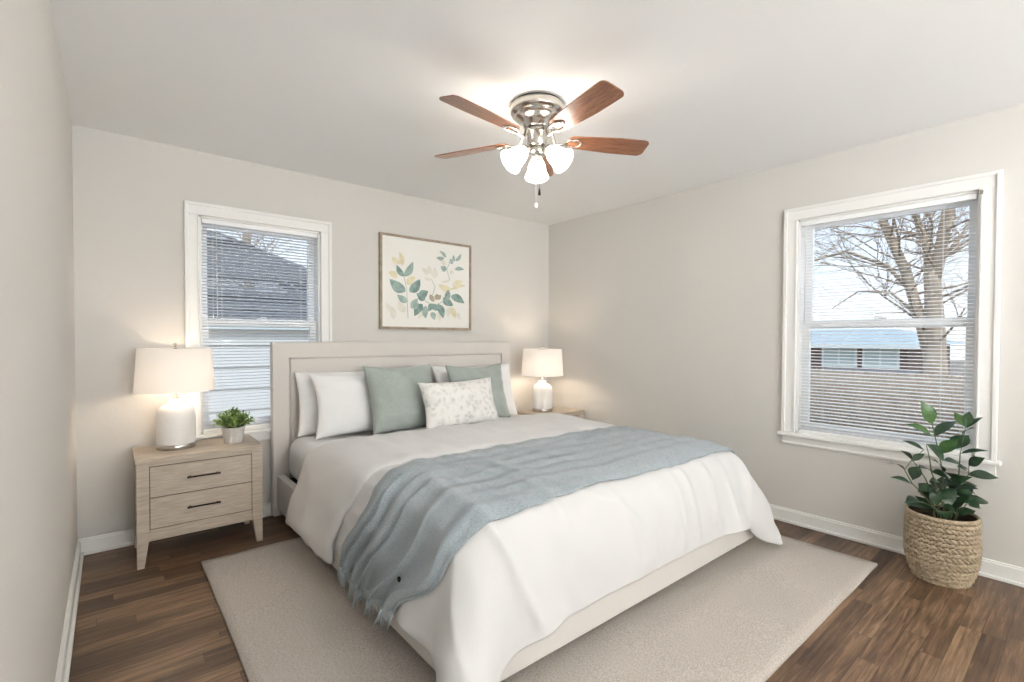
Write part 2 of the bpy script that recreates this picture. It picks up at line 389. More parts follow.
    if n == 1:
        mb.tube([fn(ac, -.002, z1-.04), fn(ac, -.006, 1.40)], .0012, n=5); mb.tube([fn(ac, -.006, 1.40), fn(ac, -.006, 1.365)], [.002, .005], n=8)
        build('pull_cord', mb, 'vinyl', bl)
    if n == 2:
        mb.box((a0-.012, -.016, z1-.03), (a0+.006, -.030, z1-.008), fn=fn)
        build('mounting_bracket', mb, 'nickel', bl, bevel=.002)
    return root
window(1, fnB, LW, 'white mini blind with tilt wand, over the window behind the left lamp', 'left', .078)
window(2, fnR, RW, 'white mini blind over the bare-tree window above the basket plant', 'right', .080)

# leaf positions of the basket plant and shapes of the leaf print, in metres
STEMS = [
   [[3.321, 0.487, 0.36], [3.318, 0.494, 0.562], [3.291, 0.521, 0.732], [3.278, 0.534, 0.812]] ,
   [[3.369, 0.462, 0.345], [3.405, 0.446, 0.503], [3.424, 0.443, 0.652], [3.456, 0.429, 0.791]] ,
   [[3.264, 0.519, 0.385], [3.202, 0.567, 0.471], [3.168, 0.59, 0.509], [3.132, 0.615, 0.581], [3.157, 0.59, 0.633], [3.198, 0.552, 0.685]] ,
   [[3.316, 0.511, 0.376], [3.279, 0.557, 0.523], [3.246, 0.598, 0.607], [3.244, 0.611, 0.615]] ,
   [[3.378, 0.447, 0.347], [3.408, 0.43, 0.485], [3.438, 0.411, 0.548], [3.445, 0.411, 0.596]] ,
   [[3.317, 0.479, 0.352], [3.255, 0.529, 0.566], [3.237, 0.539, 0.662], [3.222, 0.546, 0.706]] ,
   [[3.288, 0.495, 0.365], [3.189, 0.556, 0.423]] ,
   [[3.366, 0.438, 0.353], [3.393, 0.403, 0.415]] ,
]
LEAVES = [
   ([3.278, 0.534, 0.812], [3.244, 0.578, 0.933], 0.0566) ,
   ([3.279, 0.531, 0.745], [3.205, 0.631, 0.807], 0.0488) ,
   ([3.285, 0.527, 0.745], [3.428, 0.458, 0.822], 0.0449) ,
   ([3.454, 0.429, 0.791], [3.501, 0.481, 0.858], 0.0351) ,
   ([3.454, 0.429, 0.789], [3.521, 0.422, 0.869], 0.0371) ,
   ([3.458, 0.425, 0.786], [3.631, 0.369, 0.844], 0.0234) ,
   ([3.441, 0.438, 0.753], [3.389, 0.383, 0.8], 0.0312) ,
   ([3.311, 0.503, 0.658], [3.361, 0.443, 0.736], 0.0537) ,
   ([3.399, 0.472, 0.672], [3.567, 0.423, 0.74], 0.0605) ,
   ([3.291, 0.487, 0.627], [3.231, 0.55, 0.712], 0.0644) ,
   ([3.202, 0.552, 0.684], [3.174, 0.637, 0.723], 0.0244) ,
   ([3.155, 0.59, 0.633], [2.995, 0.62, 0.701], 0.0254) ,
   ([3.155, 0.59, 0.628], [3.179, 0.542, 0.67], 0.0244) ,
   ([3.125, 0.614, 0.583], [2.986, 0.654, 0.63], 0.0195) ,
   ([3.154, 0.588, 0.509], [3.053, 0.658, 0.547], 0.0234) ,
   ([3.276, 0.582, 0.581], [3.263, 0.606, 0.504], 0.0449) ,
   ([3.432, 0.444, 0.651], [3.437, 0.336, 0.684], 0.0215) ,
   ([3.443, 0.412, 0.592], [3.44, 0.35, 0.646], 0.0351) ,
   ([3.438, 0.415, 0.545], [3.506, 0.305, 0.538], 0.0371) ,
   ([3.365, 0.498, 0.613], [3.553, 0.425, 0.553], 0.0468) ,
   ([3.242, 0.527, 0.568], [3.358, 0.463, 0.514], 0.041) ,
   ([3.179, 0.554, 0.421], [3.021, 0.589, 0.44], 0.041) ,
   ([3.387, 0.403, 0.416], [3.509, 0.342, 0.406], 0.041) ,
   ([3.256, 0.49, 0.374], [3.176, 0.454, 0.363], 0.039) ,
   ([3.346, 0.435, 0.358], [3.419, 0.378, 0.368], 0.0332) ,
   ([3.318, 0.494, 0.562], [3.183, 0.518, 0.643], 0.0332) ,
   ([3.422, 0.448, 0.5], [3.249, 0.488, 0.576], 0.0429) ,
   ([3.422, 0.448, 0.5], [3.559, 0.408, 0.428], 0.039) ,
   ([3.318, 0.493, 0.487], [3.191, 0.526, 0.536], 0.039) ,
   ([3.32, 0.491, 0.477], [3.296, 0.438, 0.432], 0.0449) ,
   ([3.325, 0.539, 0.464], [3.382, 0.59, 0.396], 0.039) ,
   ([3.322, 0.456, 0.4], [3.339, 0.5, 0.471], 0.039) ,
   ([3.443, 0.412, 0.547], [3.34, 0.446, 0.6], 0.0351) ,
   ([3.417, 0.431, 0.483], [3.577, 0.387, 0.479], 0.0293) ,
   ([3.182, 0.564, 0.476], [3.216, 0.521, 0.5], 0.0332) ,
   ([3.265, 0.503, 0.4], [3.249, 0.534, 0.48], 0.0429) ,
   ([3.375, 0.463, 0.365], [3.369, 0.401, 0.447], 0.039) ,
   ([3.329, 0.481, 0.392], [3.375, 0.52, 0.338], 0.0449) ,
   ([3.337, 0.442, 0.358], [3.3, 0.493, 0.395], 0.0429) ,
   ([3.417, 0.431, 0.472], [3.586, 0.379, 0.413], 0.0332) ,
   ([3.276, 0.582, 0.572], [3.407, 0.553, 0.534], 0.0351) ,
   ([3.387, 0.403, 0.421], [3.369, 0.355, 0.396], 0.0293) ,
   ([3.397, 0.468, 0.446], [3.398, 0.437, 0.518], 0.039) ,
   ([3.324, 0.538, 0.421], [3.288, 0.501, 0.513], 0.0351) ,
]
ART = [
   (1.878, 1.759, 1.81, 1.849, 0.0392, 0), (1.878, 1.759, 1.962, 1.891, 0.0476, 1), (1.842, 1.859, 1.77, 1.91, 0.0364, 2), (1.863, 1.848, 1.835, 1.957, 0.0364, 2), (1.892, 1.637, 1.749, 1.726, 0.07, 0), (1.929, 1.633, 2.028, 1.748, 0.063, 0), (1.907, 1.692, 1.982, 1.765, 0.0504, 2), (1.82, 1.745, 1.739, 1.783, 0.042, 2), (1.915, 1.552, 1.815, 1.606, 0.0448, 1), (1.937, 1.519, 2.005, 1.584, 0.042, 1), (1.892, 1.464, 1.827, 1.554, 0.049, 3), (1.784, 1.401, 1.763, 1.511, 0.042, 3), (1.798, 1.46, 1.714, 1.535, 0.0364, 3), (2.074, 1.574, 1.994, 1.624, 0.0588, 0), (2.02, 1.585, 2.105, 1.651, 0.0588, 0), (2.051, 1.538, 1.974, 1.433, 0.056, 0), (2.02, 1.537, 1.932, 1.506, 0.0364, 1), (2.082, 1.526, 2.082, 1.416, 0.0476, 1), (2.137, 1.473, 2.169, 1.405, 0.042, 1), (2.161, 1.544, 2.105, 1.479, 0.042, 0), (2.201, 1.546, 2.258, 1.421, 0.0532, 0), (2.153, 1.543, 2.209, 1.49, 0.042, 0), (2.161, 1.578, 2.121, 1.625, 0.0364, 4), (2.185, 1.58, 2.193, 1.636, 0.0392, 4), (2.201, 1.588, 2.234, 1.625, 0.0308, 4), (2.169, 1.586, 2.137, 1.57, 0.028, 4), (2.25, 1.576, 2.359, 1.539, 0.0532, 0), (2.283, 1.585, 2.308, 1.679, 0.0448, 0), (2.333, 1.623, 2.48, 1.566, 0.056, 0), (2.25, 1.59, 2.325, 1.609, 0.0364, 0), (2.325, 1.523, 2.384, 1.425, 0.0476, 2), (2.317, 1.523, 2.308, 1.43, 0.0364, 3), (2.358, 1.689, 2.462, 1.769, 0.056, 2), (2.209, 1.714, 2.358, 1.682, 0.042, 2), (2.367, 1.697, 2.497, 1.724, 0.0224, 2), (2.161, 1.766, 2.174, 1.862, 0.0448, 3), (2.134, 1.799, 2.11, 1.872, 0.0364, 3), (2.105, 1.789, 2.043, 1.845, 0.0308, 3), (2.137, 1.75, 2.063, 1.769, 0.0224, 3), (2.283, 1.96, 2.217, 2.009, 0.0252, 1), (2.266, 1.951, 2.185, 1.949, 0.028, 1), (2.35, 1.91, 2.324, 1.953, 0.0364, 1), (2.375, 1.934, 2.361, 1.99, 0.0224, 1), (2.384, 1.94, 2.444, 2.01, 0.0252, 1), (2.291, 1.855, 2.228, 1.873, 0.042, 1), (2.283, 1.896, 2.225, 1.919, 0.0308, 3), (2.375, 1.863, 2.475, 1.872, 0.028, 1), (2.367, 1.84, 2.316, 1.822, 0.028, 3), (2.325, 1.765, 2.225, 1.743, 0.0196, 3), (2.082, 1.471, 2.005, 1.414, 0.0364, 3), (2.193, 1.475, 2.226, 1.392, 0.0336, 3), (2.401, 1.483, 2.445, 1.412, 0.0308, 3)
]
ARTSTEMS = [[(1.878, 1.759), (1.903, 1.651), (1.907, 1.551), (1.915, 1.411)], [(2.137, 1.757), (2.174, 1.698), (2.158, 1.641), (2.129, 1.598)], [(2.209, 1.714), (2.291, 1.685), (2.367, 1.694)], [(2.333, 1.944), (2.291, 1.855), (2.325, 1.765)], [(2.074, 1.567), (2.161, 1.53), (2.275, 1.578)]]

# ------------------------------------------------------------------ rug
rg = MB(); nx, ny = 60, 50; P = np.zeros((nx, ny, 3)); random.seed(3)
RX0, RX1, RY0, RY1 = .375, 3.25, .748, 3.13
for i in range(nx):
    for j in range(ny):
        x = RX0+(RX1-RX0)*i/(nx-1); y = RY0+(RY1-RY0)*j/(ny-1)
        ex = .004*noise.noise((x*3, y*3, 5)) if i in (0, nx-1) or j in (0, ny-1) else 0
        z = .0125+.0015*noise.noise((x*4, y*4, 1))
        P[i, j] = (x+ex, y+ex, z)
rg.grid(P)
edge = [(i, 0) for i in range(nx)]+[(nx-1, j) for j in range(1, ny)]+[(i, ny-1) for i in range(nx-2, -1, -1)]+[(0, j) for j in range(ny-2, 0, -1)]
vs = []; fs = []; n_ = len(edge)
for (i, j) in edge: vs += [tuple(P[i, j]), (P[i, j, 0], P[i, j, 1], .0005)]
for k in range(n_): a, b = 2*k, 2*((k+1) % n_); fs.append((a, a+1, b+1, b))
rg.add(vs, fs, 0, False)
rug = build('area_rug', rg, 'rug', weld=True); tag(rug, 'pale heathered grey beige area rug lying under the bed on the wood floor', 'rug')

# ------------------------------------------------------------------ bed
BX0, BX1, BY0, BY1 = .875, 2.955, 1.285, 3.582          # outer faces of the rails
MX0, MX1, MY0, MY1, MT = .930, 2.895, 1.335, 3.570, .565 # mattress
bed = thing('bed', (1.91, 2.45, 0), 'king bed with greige linen upholstered headboard and low rails on the rug', 'bed')
mb = MB()
HX0, HX1, HT, HY0, HY1 = .853, 2.964, 1.217, 3.590, 3.664
ins = .110
# one upholstered slab: raised border, seam groove, inner panel
def ring(x0, x1, z0, z1, y): return [(x0, y, z0), (x1, y, z0), (x1, y, z1), (x0, y, z1)]
vs = []
for y in (HY0, HY1):
    vs += [(HX0, y, .012), (HX0, y, HT), (HX1, y, HT), (HX1, y, .012), (HX0+ins, y, .012), (HX0+ins, y, HT-ins), (HX1-ins, y, HT-ins), (HX1-ins, y, .012)]
mb.add(vs, [(0, 1, 5, 4), (1, 2, 6, 5), (2, 3, 7, 6), (8, 12, 13, 9), (9, 13, 14, 10), (10, 14, 15, 11), (0, 8, 9, 1), (1, 9, 10, 2), (2, 10, 11, 3), (4, 5, 13, 12), (5, 6, 14, 13), (6, 7, 15, 14), (0, 4, 12, 8), (3, 11, 15, 7)])
build('headboard_border', mb, 'linen', bed, bevel=.008, weld=False, seg=3)
build('headboard_panel', MB().box((HX0+ins+.003, HY0+.004, .28), (HX1-ins-.003, HY1-.01, HT-ins-.003)), 'linen', bed, bevel=.012, seg=3)
mb = MB(); mb.tube([(HX0+ins, HY0+.001, .3), (HX0+ins, HY0+.001, HT-ins), (HX1-ins, HY0+.001, HT-ins), (HX1-ins, HY0+.001, .3)], .0035)
build('piping', mb, 'linen', bed)
for x0 in (BX0, BX1-.05): build('side_rail', MB().box((x0, BY0+.05, .062), (x0+.05, HY0, .300)), 'linen', bed, bevel=.010, seg=3)
build('foot_rail', MB().box((BX0, BY0, .062), (BX1, BY0+.05, .300)), 'linen', bed, bevel=.010, seg=3)
build('platform', MB().box((BX0+.05, BY0+.05, .17), (BX1-.05, HY0, .262)), 'black', bed)
for (x, y) in ((.95, 1.36), (2.86, 1.36), (.93, 3.3), (2.86, 3.3), (1.9, 2.3)):
    zb = 0 if y > RY1 else .0135
    mb = MB(); mb.lathe([(.022, zb), (.030, .08), (.03, .175)], (x, y, 0), 16); build('foot', mb, 'foot', bed)
# mattress with fitted sheet
mb = MB(); mb.box((MX0, MY0, .265), (MX1, MY1, MT))
mt = build('mattress', mb, 'sheet', bevel=.095, seg=6)
for p in mt.data.polygons: p.use_smooth = True
tag(mt, 'thick mattress in a white fitted sheet on the bed frame', 'mattress')

# ------------------------------------------------------------------ duvet: a cloth let fall over the bed
def rbox(lo, hi, r):
    c = (np.array(lo)+np.array(hi))/2; h = (np.array(hi)-np.array(lo))/2
    return c, h, r
BODIES = [rbox((MX0, MY0, .2), (MX1, MY1, MT), .11), rbox((BX0, BY0, .05), (BX1, BY1, .30), .02)]
def push(p, prev, th):
    for c, h, r in BODIES:
        d = p-c; s = np.sign(d); q = np.abs(d)-h+r; qm = np.maximum(q, 0); L = np.linalg.norm(qm, axis=1)
        dist = L+np.minimum(q.max(1), 0)-r
        nrm = np.where(L[:, None] > 1e-9, qm/np.maximum(L, 1e-9)[:, None], (q == q.max(1)[:, None]).astype(float))*s
        k = np.where(dist < th)[0]
        if len(k):
            p[k] += nrm[k]*(th-dist[k])[:, None]
            mv = p[k]-prev[k]; tn = mv-nrm[k]*(mv*nrm[k]).sum(1)[:, None]; p[k] -= tn*.35
    k = np.where(p[:, 2] < .046)[0]
    if len(k): p[k, 2] = .046; p[k, :2] -= (p[k, :2]-prev[k, :2])*.6
def simulate(x0, x1, y0, y1, nx, ny, z0, steps=900, th=.026, seed=1):
    rng = np.random.RandomState(seed)
    X, Y = np.meshgrid(np.linspace(x0, x1, nx), np.linspace(y0, y1, ny), indexing='ij')
    p = np.stack([X, Y, np.full_like(X, z0)], -1).reshape(-1, 3)
    idx = np.arange(nx*ny).reshape(nx, ny); cons = []
    def addc(a, b, k, colors):
        a = a.reshape(-1); b = b.reshape(-1); L = np.linalg.norm(p[a]-p[b], axis=1)
        for c in range(colors.max()+1):
            m_ = colors.reshape(-1) == c; cons.append((a[m_], b[m_], L[m_], k))
    I, J = np.meshgrid(np.arange(nx), np.arange(ny), indexing='ij')
    for st, k in ((1, 1.0), (3, .03), (6, .008)):
        addc(idx[:-st], idx[st:], k, (I[:-st]//st) % 2); addc(idx[:, :-st], idx[:, st:], k, (J[:, :-st]//st) % 2)
    addc(idx[:-1, :-1], idx[1:, 1:], .02, I[:-1, :-1] % 2); addc(idx[1:, :-1], idx[:-1, 1:], .02, I[:-1, :-1] % 2)
    p[:, 2] += rng.rand(len(p))*.004
    v = np.zeros_like(p); dt = .006; g = np.array([0, 0, -4.5])
    for s in range(steps):
        prev = p.copy(); v += g*dt; p = p+v*dt
        for _ in range(4):
            for a, b, L, k in cons:
                d = p[b]-p[a]; l = np.linalg.norm(d, axis=1); c = d*((l-L)/np.maximum(l, 1e-9)*.5*k)[:, None]
                p[a] += c; p[b] -= c
        push(p, prev, th)
        v = (p-prev)/dt*(.985 if s < steps*.7 else .93)
    return p.reshape(nx, ny, 3)
DX0, DX1, DY0, DY1, NX, NY = .575, 3.150, 1.03, 3.06, 80, 60
D = simulate(DX0, DX1, DY0, DY1, NX, NY, .60)
def smooth(P, it=1):
    for _ in range(it):
        Q = P.copy(); Q[1:-1] = (P[:-2]+2*P[1:-1]+P[2:])/4; Q2 = Q.copy(); Q2[:, 1:-1] = (Q[:, :-2]+2*Q[:, 1:-1]+Q[:, 2:])/4; P = Q2
    return P
D = smooth(D, 4)
def normals(P):
    a = np.gradient(P, axis=0); b = np.gradient(P, axis=1); n = np.cross(a, b); return n/np.linalg.norm(n, axis=2)[:, :, None]
def sm(a, b, x): t = min(max((x-a)/(b-a), 0), 1); return t*t*(3-2*t)
def samp(P, x, y):
    """point of the cloth whose rest position is x, y; runs straight on past the hems"""
    u = (x-DX0)/(DX1-DX0)*(NX-1); v = (y-DY0)/(DY1-DY0)*(NY-1)
    i = min(max(int(math.floor(u)), 0), NX-2); j = min(max(int(math.floor(v)), 0), NY-2); a, b = u-i, v-j
    return P[i, j]*(1-a)*(1-b)+P[i+1, j]*a*(1-b)+P[i, j+1]*(1-a)*b+P[i+1, j+1]*a*b
NX2, NY2 = 170, 128                                     # finer grid for the creases
U_, V_ = np.linspace(DX0, DX1, NX2), np.linspace(DY0, DY1, NY2)
D = smooth(np.array([[samp(D, x, y) for y in V_] for x in U_]), 2); NX, NY = NX2, NY2
# loft: the filling lifts the top a little, with soft creases
DN = normals(D); D2 = D.copy()
for i in range(NX):
    for j in range(NY):
        p = D[i, j]; x = DX0+(DX1-DX0)*i/(NX-1); y = DY0+(DY1-DY0)*j/(NY-1)
        loft = .017*min(1, i/12, (NX-1-i)/12)*min(1, j/12, (NY-1-j)/8)
        drop = sm(1.42, 1.12, y) if y < 1.42 else 0
        cre = .015*(1-abs(noise.noise((x*5.2, y*1.1, 3.1))))**9+.014*(1-abs(noise.noise((x*3.1+y*.6, y*1.4, 8.4))))**12-.003
        cre += .030*math.sin(math.pi*min(1, max(0, (x-2.80)/.40)))+.018*drop*noise.noise((x*7.5, y*1.2, 5.5))+.010*(1-sm(.66, .95, x))*noise.noise((x*1.5, y*8, 2.5))+.004*noise.noise((x*11, y*5, 7.7))
        D2[i, j] = p+DN[i, j]*(loft+cre*min(1, j/6+.3))
duvet = build('duvet', MB().grid(D2), 'duvet', subsurf=1, solid=.022, solid_off=-1)
tag(duvet, 'white linen duvet draped over the bed with its corner hanging to the rug', 'duvet')
D2N = smooth(normals(D2), 1)
# the part of the duvet folded back towards the foot
nu, nv = 90, 26; P = np.zeros((nu, nv, 3))
for i in range(nu):
    for j in range(nv):
        x = DX0-.035+(DX1-DX0+.05)*i/(nu-1); side = 1-sm(.62, .98, x)
        yl = 2.275+.02*noise.noise((x*3, 0, 2)); yh = 3.085
        yl = yl+.10*side; yh = yh+.02*side
        y = yl+(yh-yl)*j/(nv-1)
        p = samp(D2, x, y); n = samp(D2N, x, min(y, DY1)); n = n/np.linalg.norm(n)
        off = .020+.010*math.sin(math.pi*j/(nv-1))+.006*noise.noise((x*5, y*6, 9))
        p = p+n*off; p[0] -= .020*side*(1-sm(.56, .8, x))
        if j == 0: p = p-n*.012
        P[i, j] = p
build('folded_back_band', MB().grid(P), 'duvet', duvet, subsurf=1, solid=.018, solid_off=-1)

# ------------------------------------------------------------------ throw
nu, nv = 150, 64; TX0, TX1 = .590, 3.140; P = np.zeros((nu, nv, 3)); 
for i in range(nu):
    for j in range(nv):
        t = j/(nv-1); x = TX0+(TX1-TX0)*i/(nu-1)
        side = 1-sm(.74, 1.3, x); hang = 1-sm(.58, .97, x)
        y0 = 1.455+.012*math.sin(x*5)+.21*hang**2.5; y1 = 2.262-.20*side+.22*hang+.01*math.sin(x*7)
        tt = t+.035*math.sin(2*math.pi*(t*4.0+.3))*side
        y = y0+(y1-y0)*tt
        p = samp(D2, x+.015*math.sin(t*9)*hang, y); n = samp(D2N, x, y); n = n/np.linalg.norm(n)
        ph = t*6.2+.35*math.sin(t*9)+.25*math.sin(x*2.2)
        rip = (.5+.5*math.sin(2*math.pi*ph))**1.3*(.046*hang+.026*side*(1-hang)*1.2)+.0095*(.5+.5*math.sin(2*math.pi*(t*7+.5*noise.noise((x*1.2, t*2, 0)))))
        rip += .004*noise.noise((x*2.5, t*11, 4))
        rip *= min(1, t*9, (1-t)*9)
        P[i, j] = p+n*(.012+rip)
throw = build('throw_blanket', MB().grid(P), 'throw', subsurf=1, solid=.006, solid_off=-1)
tag(throw, 'blue grey knitted throw laid across the duvet, its fringed end hanging down the left side', 'blanket')
fr = MB(); random.seed(8)
for k in range(150):
    t = k/149*(nv-1); j = min(int(t), nv-2); a = t-j
    p = P[0, j]*(1-a)+P[0, j+1]*a; q = P[2, j]*(1-a)+P[2, j+1]*a; d = p-q; d = d/np.linalg.norm(d)
    L = random.uniform(.06, .095); s = random.uniform(-.012, .012)
    pts = [p-d*.004, p+d*L*.5+np.array([0, s*.4, 0]), p+d*L+np.array([random.uniform(-.004, .004), s, 0])]
    for q_ in pts: q_[2] = max(q_[2], .03)
    fr.tube(pts, [.0022, .002, .0012], n=5)
tag(build('fringe', fr, 'fringe', throw), kind='stuff')
j = 13; c = P[7, j]+normals(P)[7, j]*.003
dn = Vector(normals(P)[7, j]); q_ = Vector((0, 0, 1)).rotation_difference(dn).to_matrix().to_4x4()
mb = MB(); mb.lathe([(.010, -.001), (.011, .001), (.008, .003)], c, 12, M4=q_); build('button', mb, 'dark', throw)

# ------------------------------------------------------------------ pillows
def pillow(name, W, Hh, Tk, loc, lean, yaw, material, label, cat, seed, group=None, roll=0, pinch=.07, slump=0):
    n = 40; U = np.linspace(-1, 1, n); mb = MB(); rot = Matrix.Rotation(yaw, 3, 'Z') @ Matrix.Rotation(-lean, 3, 'X') @ Matrix.Rotation(roll, 3, 'Y')
    for sgn in (1, -1):
        P = np.zeros((n, n, 3))
        for i in range(n):
            for j in range(n):
                u, v = U[i], U[j]
                x = W/2*u*(1-pinch*(1-v*v)*abs(u)**1.5); z = Hh/2*v*(1-pinch*1.1*(1-u*u)*abs(v)**1.5)
                th = Tk/2*max((1-abs(u)**2.6)*(1-abs(v)**2.6), 0)**.55*(1-.12*v+slump*(-v)*.5)
                wr = 1+.10*noise.noise((u*1.8+seed, v*1.8, seed))
                ed = (1-u*u)*(1-v*v)
                cr_ = .011*noise.noise((u*3.5+v*2+seed, v*3-u*1.5, seed*2))*min(1, ed*6)+.010*abs(noise.noise((u*2.2+seed, v*7, 3)))*min(1, ed*5)*(abs(u)**2)
                zz = z-.012*(1-v)*.5*(1-u*u)
                p = rot @ Vector((x, -sgn*(th*wr-cr_), zz+Hh/2*math.cos(0)))
                P[i, j] = (p.x, p.y, p.z)
        mb.grid(P, flip=sgn < 0)
    mb.v = [(a+loc[0], b+loc[1], c+loc[2]) for a, b, c in mb.v]
    o = build(name, mb, material, weld=True, origin=loc, subsurf=1)
    return tag(o, label, cat, group)
pillow('bed_pillow', .72, .455, .14, (1.330, 3.465, .567), R(9), 0, 'pillow', 'rear white bed pillow against the headboard, leftmost on the bed', 'pillow', 1.3)
pillow('bed_pillow', .72, .46, .18, (1.385, 3.28, .570), R(15), R(1), 'pillow', 'front white bed pillow on the left, partly behind the larger sage cushion', 'pillow', 2.7, pinch=.12)
pillow('bed_pillow', .80, .455, .14, (2.490, 3.465, .567), R(9), 0, 'pillow', 'rear white bed pillow against the headboard, nearest the right lamp', 'pillow', 4.1)
pillow('bed_pillow', .82, .475, .18, (2.385, 3.28, .570), R(15), R(-1), 'pillow', 'front white bed pillow on the right, behind the right sage cushion', 'pillow', 5.9, pinch=.09)
pillow('throw_pillow', .555, .495, .20, (1.620, 3.085, .590), R(19), R(2), 'sage', 'sage green square cushion on the left, in front of two white pillows', 'cushion', 7.2, pinch=.10)
pillow('throw_pillow', .56, .475, .18, (2.275, 3.09, .590), R(17), R(-1), 'sage', 'sage green square cushion on the right, partly hidden by the patterned cushion', 'cushion', 9.4, pinch=.12)
pillow('lumbar_pillow', .65, .345, .17, (1.955, 2.88, .620), R(18), R(0), 'floral', 'oblong off-white lumbar cushion with faint grey floral print, frontmost on the bed', 'cushion', 11.3, roll=R(-1), pinch=.09)

# ------------------------------------------------------------------ nightstand (local frame: front face y=0, centre x=0)
def nightstand(loc, label, group):
    t = thing('nightstand', loc, label, 'nightstand', group, local=True)
    W, Dp, Ht = .312, .385, .592; ty = .0
    build('top', MB().box((-W, -.006, Ht-.024), (W, Dp, Ht)), 'ns_wood', t, bevel=.003)
    mb = MB(); mb.box((-W+.012, .012, .165), (-W+.030, Dp-.01, Ht-.024)); mb.box((W-.030, .012, .165), (W-.012, Dp-.01, Ht-.024))
    mb.box((-W+.030, Dp-.022, .165), (W-.030, Dp-.01, Ht-.024)); mb.box((-W+.03, .02, .165), (W-.03, Dp-.022, .18))
    mb.box((-W+.055, .004, .140), (W-.055, .024, .2)); mb.box((-W+.055, .004, .545), (W-.055, .024, Ht-.024))
    build('body', mb, 'ns_wood', t, bevel=.002)
    build('drawer_recess', MB().box((-W+.05, .012, .2), (W-.05, .02, .546)), 'ns_gap', t)
    for sx in (-1, 1):
        for back in (0, 1):
            y0, y1 = (0, .05) if not back else (Dp-.05, Dp-.004)
            xo = sx*(W-.006); xi = sx*(W-.062); xb = sx*(W-.038); yb0 = y0 if not back else y0+.015; yb1 = y1-.015 if not back else y1
            vs = []
            for (x, z, a, b) in ((None, 0, yb0, yb1), (None, .165, y0, y1), (None, Ht-.024, y0, y1)):
                x_in = xb if z == 0 else xi
                vs += [(xo, a, z), (x_in, a, z), (x_in, b, z), (xo, b, z)]
            fs = [(3, 2, 1, 0), (8, 9, 10, 11)]
            for q in (0, 4):
                for k in range(4): fs.append((q+k, q+(k+1) % 4, q+4+(k+1) % 4, q+4+k))
            build('leg', MB().add(vs, fs), 'ns_wood', t, bevel=.002)
    for (z0, z1) in ((.205, .371), (.376, .541)):
        d = build('drawer', MB().box((-W+.065, .001, z0), (W-.065, .018, z1)), 'ns_wood', t, bevel=.002)
        zc = (z0+z1)/2+.005; mb = MB()
        mb.tube([(-.078, -.024, zc), (.078, -.024, zc)], .0048, n=8)
        for x in (-.066, .066): mb.tube([(x, -.024, zc), (x, .002, zc)], .004, n=8); 
        for x in (-.076, .076): mb.lathe([(.006, -.004), (.006, .004)], (x, -.024, zc), 10, M4=Matrix.Rotation(R(90), 4, 'Y'))
        h = build('handle', mb, 'dark', d, bevel=0)
    return t
G = 'pale oak nightstands on both sides of the bed'
NS1 = nightstand((.405, 3.252, 0), 'pale oak two-drawer nightstand left of the bed, holding lamp and small plant', G)
NS2 = copy_tree(NS1); NS2.location = (3.248, 3.155, 0); NS2.scale = (.9, .9, .945); NS2['label'] = 'pale oak nightstand in the room corner, mostly hidden behind the bed'
NTOP = .592

# ------------------------------------------------------------------ table lamps (local frame)
def table_lamp(loc, label, group):
    t = thing('table_lamp', loc, label, 'table lamp', group, local=True)
    b = MB(); b.lathe([(.097, 0), (.099, .004), (.099, .026), (.096, .03)], n=40); build('base', b, 'nickel', t)
    prof = [(.094, .030), (.097, .04), (.098, .10), (.0975, .18), (.094, .215), (.084, .238), (.066, .254), (.046, .263), (.038, .268), (.036, .285), (.030, .288)]
    # fine vertical ribs
    mb = MB(); n = 96; vs = []; fs = []
    for r, z in prof:
        for k in range(n):
            a = 2*math.pi*k/n; rr = r*(1+(.010 if k % 2 else 0)*(1 if z < .25 else 0)); vs.append((rr*math.cos(a), rr*math.sin(a), z))
    for i in range(len(prof)-1):
        for k in range(n): fs.append((i*n+k, i*n+(k+1) % n, (i+1)*n+(k+1) % n, (i+1)*n+k))
    fs.append(tuple((len(prof)-1)*n+k for k in range(n))); mb.add(vs, fs, 0, True); build('body', mb, 'ceramic', t)
    mb = MB(); mb.lathe([(.014, .286), (.014, .300), (.009, .304), (.009, .345)], n=16)
    for s in (-1, 1): mb.tube([(s*.012, 0, .342), (s*.045, 0, .38), (s*.05, 0, .46), (s*.02, 0, .583), (0, 0, .592)], .002, n=6)
    mb.lathe([(.004, .590), (.004, .606), (.010, .609), (.010, .616), (.003, .622)], n=12); build('harp_and_finial', mb, 'nickel', t)
    mb = MB(); mb.lathe([(.012, .345), (.026, .375), (.031, .405), (.026, .432), (.008, .447)], n=16); build('bulb', mb, 'frost', t)
    mb = MB(); zb, zt, rb, rtp = .340, .590, .200, .184
    mb.lathe([(rb, zb), (rtp, zt), (rtp-.003, zt), (rb-.003, zb), (rb, zb)], n=64, caps=False)
    sh = build('lamp_shade', mb, 'shade', t)
    mb = MB()
    for a in (0, 120, 240): mb.tube([(0, 0, .588), (.9*rtp*math.cos(R(a+30)), .9*rtp*math.sin(R(a+30)), .583), ((rtp-.003)*math.cos(R(a+30)), (rtp-.003)*math.sin(R(a+30)), .586)], .0016, n=5)
    build('spider_ring', mb, 'nickel', sh)
    lamp_light('lamp_glow', (0, 0, .41), LAMP_W, (1, .84, .66), t, .032)
    return t
G = 'white ceramic bedside table lamps'
L1 = table_lamp((.297, 3.485, NTOP), 'white ribbed ceramic lamp with drum shade on the left nightstand by the window', G)
L2 = copy_tree(L1); L2.location = (3.165, 3.36, NTOP*.945); 
for ch in L2.children:
    if ch.type == 'LIGHT': ch.data = ch.data.copy(); ch.data.energy = LAMP_W*1.9      # the corner lamp burns brighter
L2['label'] = 'white ceramic lamp with lit drum shade in the corner on the far nightstand'

